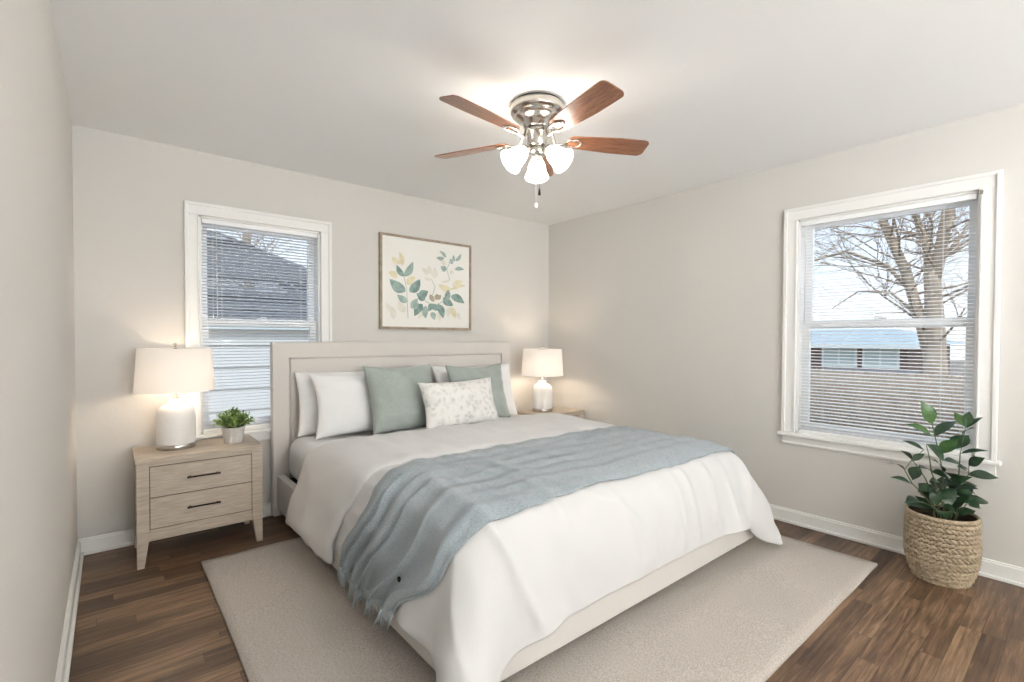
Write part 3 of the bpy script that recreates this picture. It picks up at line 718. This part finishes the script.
# ------------------------------------------------------------------ small potted plant
sp = thing('potted_plant', (.585, 3.425, NTOP), 'small bushy green plant in a white pot on the left nightstand', 'potted plant')
c = Vector((.585, 3.425, NTOP))
mb = MB(); mb.lathe([(.046, 0), (.050, .004), (.064, .096), (.066, .100), (.060, .100), (.056, .085), (0.001, .085)], c, 32, caps=True); build('pot', mb, 'pot', sp)
mb = MB(); mb.lathe([(.057, .082), (.05, .090), (.001, .092)], c, 24); build('soil', mb, 'soil', sp)
random.seed(11); mb = MB(); st = MB()
for k in range(85):
    az = random.uniform(0, 2*math.pi); el = random.uniform(.02, 1.15); L = random.uniform(.08, .125)*(1-.12*el)
    d = Vector((math.sin(el)*math.cos(az), math.sin(el)*math.sin(az), math.cos(el)*.95)); b = c+Vector((.025*d.x, .025*d.y, .09)); tip = b+d*L*1.02
    tip.z += .0; st.tube([b, (b+tip)/2+Vector((0, 0, .008)), tip], .0010, n=4)
    for q in range(11):
        u = .22+.78*q/10; p = b+(tip-b)*u+Vector((0, 0, .008*math.sin(math.pi*u))); a2 = q*2.4+k
        o_ = d.orthogonal().normalized(); o_.rotate(Matrix.Rotation(a2, 3, d)); ld = (o_*.9+d*.75).normalized(); ll = random.uniform(.018, .028)
        mb.leaf(p, p+ld*ll, .0115, d, 0, fold=.2, droop=.1, n=3)
build('stems', st, 'stem', sp); tag(build('foliage', mb, 'tiny_leaf', sp), kind='stuff')

# ------------------------------------------------------------------ framed art print
AX0, AX1, AZ0, AZ1 = 1.664, 2.550, 1.322, 2.096; yb, yf = YB-.002, YB-.032
art = thing('framed_picture', ((AX0+AX1)/2, YB, AZ0), 'square watercolour leaf print in a thin taupe wood frame above the headboard', 'picture')
mb = MB(); fwid = .020
mb.box((AX0, yf, AZ0), (AX0+fwid, yb, AZ1)); mb.box((AX1-fwid, yf, AZ0), (AX1, yb, AZ1)); mb.box((AX0+fwid, yf, AZ1-fwid), (AX1-fwid, yb, AZ1)); mb.box((AX0+fwid, yf, AZ0), (AX1-fwid, yb, AZ0+fwid))
build('frame', mb, 'frame_wood', art, bevel=.0015)
build('print', MB().box((AX0+fwid, yf+.010, AZ0+fwid), (AX1-fwid, yb, AZ1-fwid)), 'paper', art)
ac = [('art_teal', (116, 142, 136), (166, 186, 178)), ('art_sage', (150, 172, 164), (186, 200, 192)), ('art_ochre', (222, 214, 178), (234, 228, 204)), ('art_beige', (224, 222, 208), (232, 230, 220)), ('art_brown', (160, 150, 128), (188, 180, 160))]
am = [mat(n, a, .9, rgb2=b, vscale=16, spec=.1) for n, a, b in ac]
mb = MB()
for k, (bx, bz, tx, tz, wd, ci) in enumerate(ART):
    yy = yf+.0096-.0002*(k % 5) - (.0006 if ci < 2 else 0); b = Vector((bx, 0, bz)); t = Vector((tx, 0, tz)); d = t-b; s = Vector((d.z, 0, -d.x)).normalized()
    vs = []; n = 12; bend = (.08 if k % 2 else -.08)
    for i in range(n+1):
        u = i/n; c_ = b+d*u+s*d.length*bend*math.sin(math.pi*u); ww = wd*.64*math.sin(math.pi*u**.8)**.9 if 0 < u < 1 else 0.0004
        vs += [(c_.x-s.x*ww, yy, c_.z-s.z*ww), (c_.x+s.x*ww, yy, c_.z+s.z*ww)]
    mb.add(vs, [(2*i, 2*i+1, 2*i+3, 2*i+2) for i in range(n)], ci)
for sgm in ARTSTEMS:
    pts = [Vector((x, yf+.0092, z)) for x, z in sgm]
    for a, b in zip(pts[:-1], pts[1:]):
        s = Vector(((b-a).z, 0, -(b-a).x)).normalized()*.0025; mb.add([a-s, a+s, b+s, b-s], [(0, 1, 2, 3)], 1)
build('painted_leaves', mb, am, art)

# ------------------------------------------------------------------ basket planter with leafy plant
pc = Vector((3.345, .500, 0))
pl = thing('potted_plant', pc, 'tall glossy dark green plant in a woven straw basket under the right window', 'potted plant')
def bprof(z):  # outer radius of the basket at height z
    t = z/.335
    return .108+.040*math.sin(min(t*2.0, 1)*math.pi/2)**.8 - .004*max(0, t-.6)/.4 if t > 0 else .1
mb = MB(); rows = 15
for k in range(rows):
    z = .009+.335*(k+.0)/(rows-1)*.98; r = bprof(z); nst = 38
    for q in range(nst):
        a = 2*math.pi*(q+.5*(k % 2))/nst; rad = Vector((math.cos(a), math.sin(a), 0)); tan = Vector((-math.sin(a), math.cos(a), 0))
        sl = .55 if k % 2 else -.55; ax = (tan*math.cos(sl)+Vector((0, 0, 1))*math.sin(sl)); ot = rad; cr_ = ax.cross(ot)
        cc = pc+rad*r+Vector((0, 0, z)); vs = []; L_, W_, O_ = .0185, .0100, .0095
        for (s, ww) in ((-1, .25), (-.6, .85), (0, 1), (.6, .85), (1, .25)):
            for h_ in range(6):
                th = 2*math.pi*h_/6; vs.append(cc+ax*L_*s+cr_*W_*ww*math.cos(th)+ot*O_*ww*math.sin(th))
        fs = [(i*6+h_, i*6+(h_+1) % 6, (i+1)*6+(h_+1) % 6, (i+1)*6+h_) for i in range(4) for h_ in range(6)]
        mb.add(vs, fs, 0, True)
mb.tube([pc+Vector((bprof(.34)*math.cos(a), bprof(.34)*math.sin(a), .342)) for a in np.linspace(0, 2*math.pi, 50)], .008, n=8)
bk = build('basket', mb, 'straw', pl)
mb = MB(); mb.lathe([(.100, .002)]+[(bprof(z)-.004, z) for z in np.linspace(.01, .338, 12)]+[(bprof(.33)-.010, .338), (bprof(.29)-.012, .285)], pc, 40, caps=False); mb.lathe([(.1, .002), (.001, .003)], pc, 40, caps=False); build('lining', mb, 'straw_in', bk)
mb = MB(); mb.lathe([(bprof(.29)-.010, .285), (.11, .302), (.06, .308), (.001, .31)], pc, 32, caps=False); build('soil', mb, 'soil', pl)
tr = pc+Vector((0, 0, 0))
for s in STEMS:
    b = Vector(s[0]); b = Vector((pc.x+(b.x-pc.x)*.8, pc.y+(b.y-pc.y)*.8, .30)); pts = [b]+[Vector(p) for p in s]
    pts = [p for k, p in enumerate(pts) if k == 0 or p.z > .31]
    build('stem', MB().tube(pts, [.0042-.0026*i/max(len(pts)-1, 1) for i in range(len(pts))], n=6), 'stem', pl)
random.seed(21)
viewdir = (Vector((0, 0, EYE))-Vector((3.33, .48, .6))).normalized()
XM = XR-.012
for k in range(22):                                     # low inner leaves round the stems
    a = random.uniform(0, 2*math.pi); rr = random.uniform(.01, .07); b = pc+Vector((rr*math.cos(a), rr*math.sin(a), random.uniform(.33, .50)))
    LEAVES.append((b, b+Vector((math.cos(a), math.sin(a), random.uniform(-.1, .7)))*random.uniform(.07, .10), .034))
for k, (b, t, wd) in enumerate(LEAVES):
    b = Vector(b); t = Vector(t); t.x = min(t.x, XM-.03); b.x = min(b.x, XM-.03)
    nr = (viewdir*.8+Vector((random.uniform(-.3, .3), random.uniform(-.3, .3), 1.0))).normalized()
    L_ = (t-b).length
    mb = MB(); mb.leaf(b, t, wd*(1.25 if k < 12 else 1.5), nr, 0, fold=.2, droop=.08, n=9)
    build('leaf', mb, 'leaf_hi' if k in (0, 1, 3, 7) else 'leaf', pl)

# ------------------------------------------------------------------ ceiling fan
fc = Vector((1.687, 1.839, 0))
fan = thing('ceiling_fan', (fc.x, fc.y, H), 'five-blade brushed nickel ceiling fan with walnut blades and three frosted lights', 'ceiling fan')
mb = MB(); mb.lathe([(.126, H), (.128, H-.008), (.124, H-.010)], fc, 48); build('ceiling_plate', mb, 'black', fan)
mb = MB(); mb.lathe([(.132, H-.009), (.138, H-.013), (.138, H-.042), (.133, H-.052), (.118, H-.060), (.114, H-.064), (.114, H-.070), (.098, H-.078), (.083, H-.088), (.073, H-.102), (.068, H-.120), (.060, H-.126)], fc, 56)
build('motor_housing', mb, 'nickel', fan)
mb = MB(); mb.lathe([(.052, H-.125), (.052, H-.138)], fc, 32); build('rotor_gap', mb, 'black', fan)
mb = MB(); mb.lathe([(.058, H-.131), (.062, H-.133), (.062, H-.145), (.050, H-.149), (.050, H-.207), (.046, H-.215), (.030, H-.221)], fc, 40); build('switch_housing', mb, 'nickel', fan)
BZ = 2.264
for k in range(5):
    az = R(44.3+72*k-1); ra = Vector((math.cos(az), math.sin(az), 0)); ta = Vector((-math.sin(az), math.cos(az), 0)); zz = Vector((0, 0, 1))
    pit = R(13); wv = (ta*math.cos(pit)-zz*math.sin(pit)); nv_ = ra.cross(wv)
    cen = fc+Vector((0, 0, BZ)); out = []
    r0, r1 = .165, .596
    # outline of the blade, narrowing towards the hub, with rounded tip corners
    prof = []
    for i in range(9): q = i/8; prof.append((r0+.03*(1-math.sin(q*math.pi/2)) if i < 8 else r0, 0))
    ou = []
    def hw(r): return .046+.018*min((r-r0)/.25, 1)
    side = []
    for i in range(7): a = math.pi/2*i/6; side.append((r0+.028-.028*math.sin(math.pi/2-a)*1.0, (hw(r0+.03)-.028)+.028*math.sin(a)))
    for i in range(1, 9): r = r0+.028+(r1-.03-r0-.028)*i/8; side.append((r, hw(r)))
    for i in range(1, 8): a = math.pi/2*i/7; side.append((r1-.03+.03*math.sin(a), hw(r1)-.03+.03*math.cos(a)))
    n = len(side); vs = []
    for h_ in (.0028, -.0028):
        for (r, s) in side: vs.append(cen+ra*r+wv*s+nv_*h_)
        for (r, s) in side: vs.append(cen+ra*r-wv*s+nv_*h_)
    fs = []
    for i in range(n-1):
        fs += [(i, i+1, n+i+1, n+i), (2*n+i, 3*n+i, 3*n+i+1, 2*n+i+1), (i, 2*n+i, 2*n+i+1, i+1), (n+i, n+i+1, 3*n+i+1, 3*n+i)]
    fs += [(n-1, 3*n-1, 4*n-1, 2*n-1), (0, n, 3*n, 2*n)]
    # blade wood grain runs along the blade: give the mesh its own frame
    bo = bpy.data.objects.new('blade', None)
    mrot = Matrix((ra, wv, nv_)).transposed().to_4x4(); mrot.translation = cen-Vector(ORG[fan.name])
    inv = (Matrix.Translation(Vector(ORG[fan.name])) @ mrot).inverted()
    bpy.data.objects.remove(bo)
    me = bpy.data.meshes.new('blade'); me.from_pydata([tuple(inv @ v) for v in vs], [], fs); me.materials.append(M['blade'])
    bm = bmesh.new(); bm.from_mesh(me); bmesh.ops.recalc_face_normals(bm, faces=bm.faces); bm.to_mesh(me); bm.free()
    bl = bpy.data.objects.new('blade', me); COL.objects.link(bl); bl.parent = fan; bl.matrix_local = mrot
    # blade iron: arm from the rotor down to a scrolled plate under the blade
    ir = MB(); z1 = H-.139
    A_ = fc+ra*.056+zz*z1; B_ = cen+ra*.120-zz*.004; 
    ir.tube([A_, fc+ra*.080+zz*(z1-.004), fc+ra*.098+zz*(BZ-.022), B_-zz*.014, cen+ra*.160-nv_*.010], [.010, .008, .007, .007, .006], n=8)
    for s in (-1, 1): ir.tube([cen+ra*.140-nv_*.010, cen+ra*.165+wv*.026*s-nv_*.009, cen+ra*.205+wv*.030*s-nv_*.007, cen+ra*.232+wv*.012*s-nv_*.007, cen+ra*.238-nv_*.007], .0048, n=6)
    for (r, s) in ((.190, .027), (.190, -.027), (.232, 0)): ir.lathe([(.008, 0), (.008, .004), (.004, .006)], cen+ra*r+wv*s-nv_*.007, 10, M4=Matrix((ra, -wv, -nv_)).transposed().to_4x4())
    build('blade_iron', ir, 'nickel', fan)
# light kit
mb = MB(); mb.lathe([(.028, H-.219), (.040, H-.225), (.042, H-.243), (.030, H-.257), (.012, H-.265)], fc, 32); build('light_fitter', mb, 'nickel', fan)
for k, az in enumerate((47.5, 167.5, 287.5)):
    az = R(az); ra = Vector((math.cos(az), math.sin(az), 0)); zz = Vector((0, 0, 1)); tilt = R(49)
    ax = (ra*math.sin(tilt)-zz*math.cos(tilt)).normalized(); base = fc+ra*.060+zz*(H-.236)
    mb = MB(); mb.tube([fc+ra*.026+zz*(H-.238), fc+ra*.046+zz*(H-.228), base-ax*.004], .007, n=8)
    q_ = Vector((0, 0, 1)).rotation_difference(ax).to_matrix().to_4x4()
    mb.lathe([(.014, -.006), (.024, 0), (.025, .018), (.022, .022)], base, 20, M4=q_); arm = build('lamp_arm', mb, 'nickel', fan)
    sc_ = Matrix.Scale(1.13, 4); mb = MB(); mb.lathe([(.022, .012), (.026, .022), (.034, .036), (.040, .055), (.044, .078), (.054, .102), (.058, .108), (.056, .109), (.051, .102), (.041, .078), (.037, .055), (.031, .038), (.022, .024)], base, 36, M4=q_ @ sc_, caps=False)
    build('glass_shade', mb, 'frost', fan)
    mb = MB(); mb.lathe([(.010, .020), (.014, .035), (.022, .055), (.024, .068), (.018, .084), (.004, .092)], base, 16, M4=q_); build('bulb', mb, 'frost', fan)
    lamp_light('fan_glow', base+ax*.066, FAN_W, (1, .97, .94), fan, .024)
for (dx, dy, z1, kind) in ((.006, -.014, H-.462, 0), (-.010, -.006, H-.524, 1)):
    p = fc+Vector((dx, dy, 0)); mb = MB(); z = H-.262
    mb.tube([p+Vector((0, 0, z)), p+Vector((0, 0, z1+.02))], .0012, n=5)
    while z > z1+.02: mb.lathe([(.0005, -.002), (.002, 0), (.0005, .002)], p+Vector((0, 0, z)), 6); z -= .007
    if kind == 0: mb.lathe([(.002, .036), (.005, .026), (.008, .004), (.004, 0)], p+Vector((0, 0, z1)), 12)
    else: mb.lathe([(.001, .024), (.008, .016), (.0105, .006), (.008, -.002), (.001, -.008)], p+Vector((0, 0, z1)), 14)
    build('pull_chain', mb, 'dark' if kind == 0 else 'ceramic', fan)

# ------------------------------------------------------------------ two added bowl fill lights, out of view, to brighten the room
def fill_uplight(x, y, label):
    t = thing('fill_light', (x, y, 0), label, 'fill light')
    c = (x, y, 0); zb = 1.05
    mb = MB(); mb.lathe([(.15, 0), (.15, .012), (.05, .022), (.014, .035), (.014, zb+.02)], c, 32); build('stand', mb, 'nickel', t)
    mb = MB(); mb.lathe([(.02, zb), (.09, zb+.015), (.20, zb+.06), (.245, zb+.10), (.24, zb+.10), (.195, zb+.066), (.085, zb+.022), (.001, zb+.012)], c, 48, caps=False); build('bowl', mb, 'ceramic', t)
    lamp_light('fill_glow', (x, y, zb+.105), FILL_W, (.95, .98, 1), t, .07)
fill_uplight(.6, -2.7, 'added unseen bowl fill light on a nickel stand behind the camera, left one')
fill_uplight(1.7, -2.9, 'added unseen bowl fill light on a nickel stand behind the camera, right one')

# ------------------------------------------------------------------ outside
GZ = -.55
M['ground'] = mat('leaf_litter_ground', (168, 152, 134), .95, rgb2=(128, 112, 96), vscale=3, detail=10)
M['siding'] = mat('pale_grey_siding', (240, 238, 233), .8)
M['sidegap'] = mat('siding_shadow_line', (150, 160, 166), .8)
M['shingle'] = mat('charcoal_shingle', (130, 128, 128), .9, rgb2=(94, 93, 94), vscale=14, stretch=(1, 1, 3), detail=8)
M['roof_pale'] = mat('pale_green_roof', (196, 206, 206), .9, rgb2=(178, 188, 190), vscale=4)
M['brick'] = mat('brown_brick', (128, 106, 94), .9, rgb2=(96, 78, 70), vscale=10, stretch=(1, 1, 3))
M['bark'] = mat('grey_brown_bark', (198, 180, 158), .95, rgb2=(164, 146, 126), vscale=14, stretch=(1, 1, .3), bump=1, bscale=30)
M['twig'] = mat('dry_twigs', (206, 188, 168), .95, rgb2=(170, 150, 132), vscale=10)
M['winpale'] = mat('pale_window_frame', (226, 236, 234), .5)
M['winglass'] = mat('reflecting_pane', (196, 214, 212), .15)
struct('ground', MB().box((-40, -40, GZ-.2), (XL-T-.05, 60, GZ)).box((XR+T+.05, -40, GZ-.2), (60, 60, GZ)).box((XL-T-.05, YB+T+.05, GZ-.2), (XR+T+.05, 60, GZ)), 'ground')
# neighbour beyond the left window: clapboard wall and hip roof of dark shingles
hy = 7.2; hx0, hx1, he = -4.0, 4.55, 1.43
hs = thing('house', (0, hy, GZ), 'neighbouring house with charcoal hip roof and pale siding outside the left window', 'house')
mb = MB(); z = he-.285*7
while z < he-.2:
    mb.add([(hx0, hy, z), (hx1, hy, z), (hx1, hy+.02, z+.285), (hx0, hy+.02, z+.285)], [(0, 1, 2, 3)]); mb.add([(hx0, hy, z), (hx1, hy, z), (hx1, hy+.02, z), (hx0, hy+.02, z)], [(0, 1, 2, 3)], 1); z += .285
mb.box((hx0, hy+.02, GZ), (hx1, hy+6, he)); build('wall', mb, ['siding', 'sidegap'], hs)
ov = .10; ex0, ex1, ey0, ey1 = hx0-ov, hx1+ov, hy-ov, hy+6+ov; rz = 1.55
mb = MB(); nrow = 26; half = (ey1-ey0)/2; slope = .56
for k in range(nrow):
    a, b = k/nrow, (k+1)/nrow; d0, d1 = a*half, b*half; za, zb = he+d0*slope, he+d1*slope-.012; 
    q0 = [(ex0+d0, ey0+d0, za), (ex1-d0, ey0+d0, za), (ex1-d0, ey1-d0, za), (ex0+d0, ey1-d0, za)]
    q1 = [(ex0+d1, ey0+d1, zb), (ex1-d1, ey0+d1, zb), (ex1-d1, ey1-d1, zb), (ex0+d1, ey1-d1, zb)]
    mb.add(q0+q1, [(i, (i+1) % 4, 4+(i+1) % 4, 4+i) for i in range(4)])
build('roof', mb, 'shingle', hs)
mb = MB(); mb.box((ex0, ey0-.02, he-.07), (ex1, ey0, he+.01)); mb.box((ex0, ey0, he-.07), (ex1, ey0+ov, he-.05)); mb.box((ex1, ey0, he-.07), (ex1+.02, ey1, he+.01)); build('eave', mb, 'winpale', hs)
# house across the yard beyond the right window
h2 = thing('house', (17, 4.5, GZ), 'low brick house with pale roof and white windows outside the right window', 'house')
X2 = 17.0; y0_, y1_ = 3.30, 9.5; zt = 1.17
mb = MB(); mb.box((X2, y0_, GZ), (X2+6, y1_, zt)); build('wall', mb, 'brick', h2)
mb = MB(); o_ = .4; mb.add([(X2-o_, y0_-o_, zt-.05), (X2-o_, y1_+o_, zt-.05), (X2+6+o_, y1_+o_, zt-.05), (X2+6+o_, y0_-o_, zt-.05), (X2+2.6, y0_+.9, zt+.45), (X2+2.6, y1_-1, zt+.45), (X2+3.6, y1_-1, zt+.45), (X2+3.6, y0_+.9, zt+.45)], [(0, 1, 5, 4), (1, 2, 6, 5), (2, 3, 7, 6), (3, 0, 4, 7), (4, 5, 6, 7), (0, 3, 2, 1)])
build('roof', mb, 'roof_pale', h2)
mb = MB(); mb.box((X2-o_-.03, y0_-o_, zt-.15), (X2-o_, y1_+o_, zt-.04)); build('gutter', mb, 'winpale', h2)
for (a, b) in ((4.55, 5.35), (3.55, 4.3), (6.3, 7.2)):
    wn_ = build('window', MB().box((X2-.05, a-.06, .44), (X2, b+.06, 1.05)), 'winpale', h2)
    mid = (a+b)/2; mb = MB(); mb.box((X2-.06, a, .5), (X2-.048, mid-.03, .99)); mb.box((X2-.06, mid+.03, .5), (X2-.048, b, .99)); build('pane', mb, 'winglass', wn_)
h3 = thing('shed', (12.5, 3.4, GZ), 'low dark shed roof behind the brown hedge', 'shed')
build('wall', MB().box((12.3, 2.6, GZ), (13.6, 4.1, .46)), 'brick', h3); build('roof', MB().box((12.1, 2.45, .46), (13.8, 4.25, .55)), 'shingle', h3)
# bare trees
def bare_tree(name, trunks, label, seed, group=None, lim=4):
    rnd = random.Random(seed); b0 = Vector(trunks[0][0][0]); t = thing(name, b0, label, 'tree', group); tk = MB(); br = MB()
    def grow(p, d, L, r, dep):
        if dep == 0 or r < .0015: return
        pts = [p]; q = p.copy(); dd = d.copy()
        for i in range(4):
            dd = (dd+Vector((rnd.uniform(-.2, .2), rnd.uniform(-.2, .2), rnd.uniform(-.12, .16)))).normalized(); q = q+dd*L/4; pts.append(q.copy())
        br.tube(pts, [r*(1-.55*i/4) for i in range(5)], n=4)
        for k in range(rnd.choice((3, 4, 4))):
            i = rnd.choice((1, 2, 3, 4)); nd = (dd+Vector((rnd.uniform(-.9, .9), rnd.uniform(-.9, .9), rnd.uniform(-.45, .7)))).normalized()
            grow(pts[i], nd, L*rnd.uniform(.55, .8), r*(1-.55*i/4)*.62, dep-1)
    for pts, rad, nb in trunks:
        pts = [Vector(p) for p in pts]; tk.tube(pts, rad, n=10)
        for k in range(nb):
            i = rnd.randrange(1, len(pts)); f_ = rnd.random(); p = pts[i-1].lerp(pts[i], f_); r = rad[i-1]*(1-f_)+rad[i]*f_
            if p.z < 1.15: continue
            a = rnd.uniform(0, 2*math.pi); d = Vector((math.cos(a)*.9, math.sin(a)*.9, rnd.uniform(.15, .8))).normalized()
            grow(p, d, rnd.uniform(.8, 1.7), min(r*.36, .02), lim)
    build('trunk', tk, 'bark', t); tag(build('branches', br, 'bark', t), kind='stuff'); return t
tx = 9.0
bare_tree('bare_tree', [([(tx, 1.43, GZ), (tx, 1.43, .4), (tx, 1.46, 1.3), (tx, 1.48, 1.85), (tx, 1.51, 2.30)], [.19, .155, .13, .105, .095], 4),
    ([(tx, 1.49, 2.05), (tx, 1.43, 2.4), (tx+.05, 1.36, 3.0), (tx, 1.28, 3.8), (tx+.2, 1.15, 5.2)], [.085, .078, .07, .06, .03], 16),
    ([(tx, 1.51, 2.2), (tx, 1.57, 2.6), (tx, 1.68, 3.0), (tx-.1, 1.85, 4.0), (tx, 2.0, 5.0)], [.07, .05, .042, .035, .02], 14),
    ([(tx, 1.48, .9), (tx, 1.60, 1.45), (tx, 1.80, 2.26), (tx, 2.08, 3.03), (tx+.1, 2.3, 4.0), (tx, 2.5, 5.0)], [.09, .075, .068, .058, .05, .02], 20),
    ([(tx, 1.76, 2.0), (tx-.1, 2.0, 2.35), (tx-.2, 2.5, 2.62), (tx-.2, 3.1, 2.5), (tx-.3, 3.6, 2.1)], [.03, .026, .022, .016, .007], 18),
    ([(tx, 1.68, 1.65), (tx-.1, 1.95, 1.95), (tx-.1, 2.35, 2.0), (tx-.1, 2.7, 1.75)], [.022, .018, .013, .006], 12)],
    'large bare tree with forking grey trunks outside the right window', 5, lim=4)
bare_tree('bare_tree', [([(27, 10.0, GZ), (27, 10.1, 1.5), (27.1, 10.0, 3.2), (27, 10.2, 6)], [.2, .16, .12, .03], 22)], 'distant bare tree behind the low brick house, left in the right window', 9)
bare_tree('bare_tree', [([(26, 2.6, GZ), (26, 2.4, 1.5), (26.1, 2.6, 3.2), (26, 2.5, 6)], [.25, .2, .14, .03], 22)], 'distant bare tree behind the big trunks in the right window', 12)
bare_tree('bare_tree', [([(3.0, 15.5, GZ), (3.1, 15.5, 2), (3.0, 15.4, 4), (3.2, 15.6, 7)], [.22, .18, .12, .03], 60)], 'bare tree rising behind the charcoal roof outside the left window', 14)
# brown brush hedge under the right window's view
random.seed(31); mb = MB()
for k in range(5200):
    y = random.uniform(-.6, 4.2); x = 6.6+random.uniform(0, 1.2); hgt = random.uniform(.6, 1.42); p = Vector((x, y, GZ+random.uniform(0, .55)))
    d = Vector((random.uniform(-.5, .5), random.uniform(-.6, .6), 1)).normalized(); L = min(hgt, (.84-p.z)/max(d.z, .3)); q = p+d*L*.5+Vector((random.uniform(-.05, .05), random.uniform(-.08, .08), 0))
    mb.tube([p, q, p+d*L], [.010, .007, .003], n=3)
hg = build('hedge', mb, 'twig'); tag(hg, 'dense leafless brown hedge outside the right window', 'hedge', kind='stuff')
mb = MB()
for k in range(40):
    y = -.8+k*.13; mb.box((8.45, y, GZ), (8.47, y+.122, .78+.01*(k % 3)))
mb.box((8.47, -.8, .1), (8.5, 4.4, .2)); mb.box((8.47, -.8, .6), (8.5, 4.4, .7))
fe = build('fence', mb, 'twig'); tag(fe, 'weathered brown board fence behind the hedge outside the right window', 'fence')
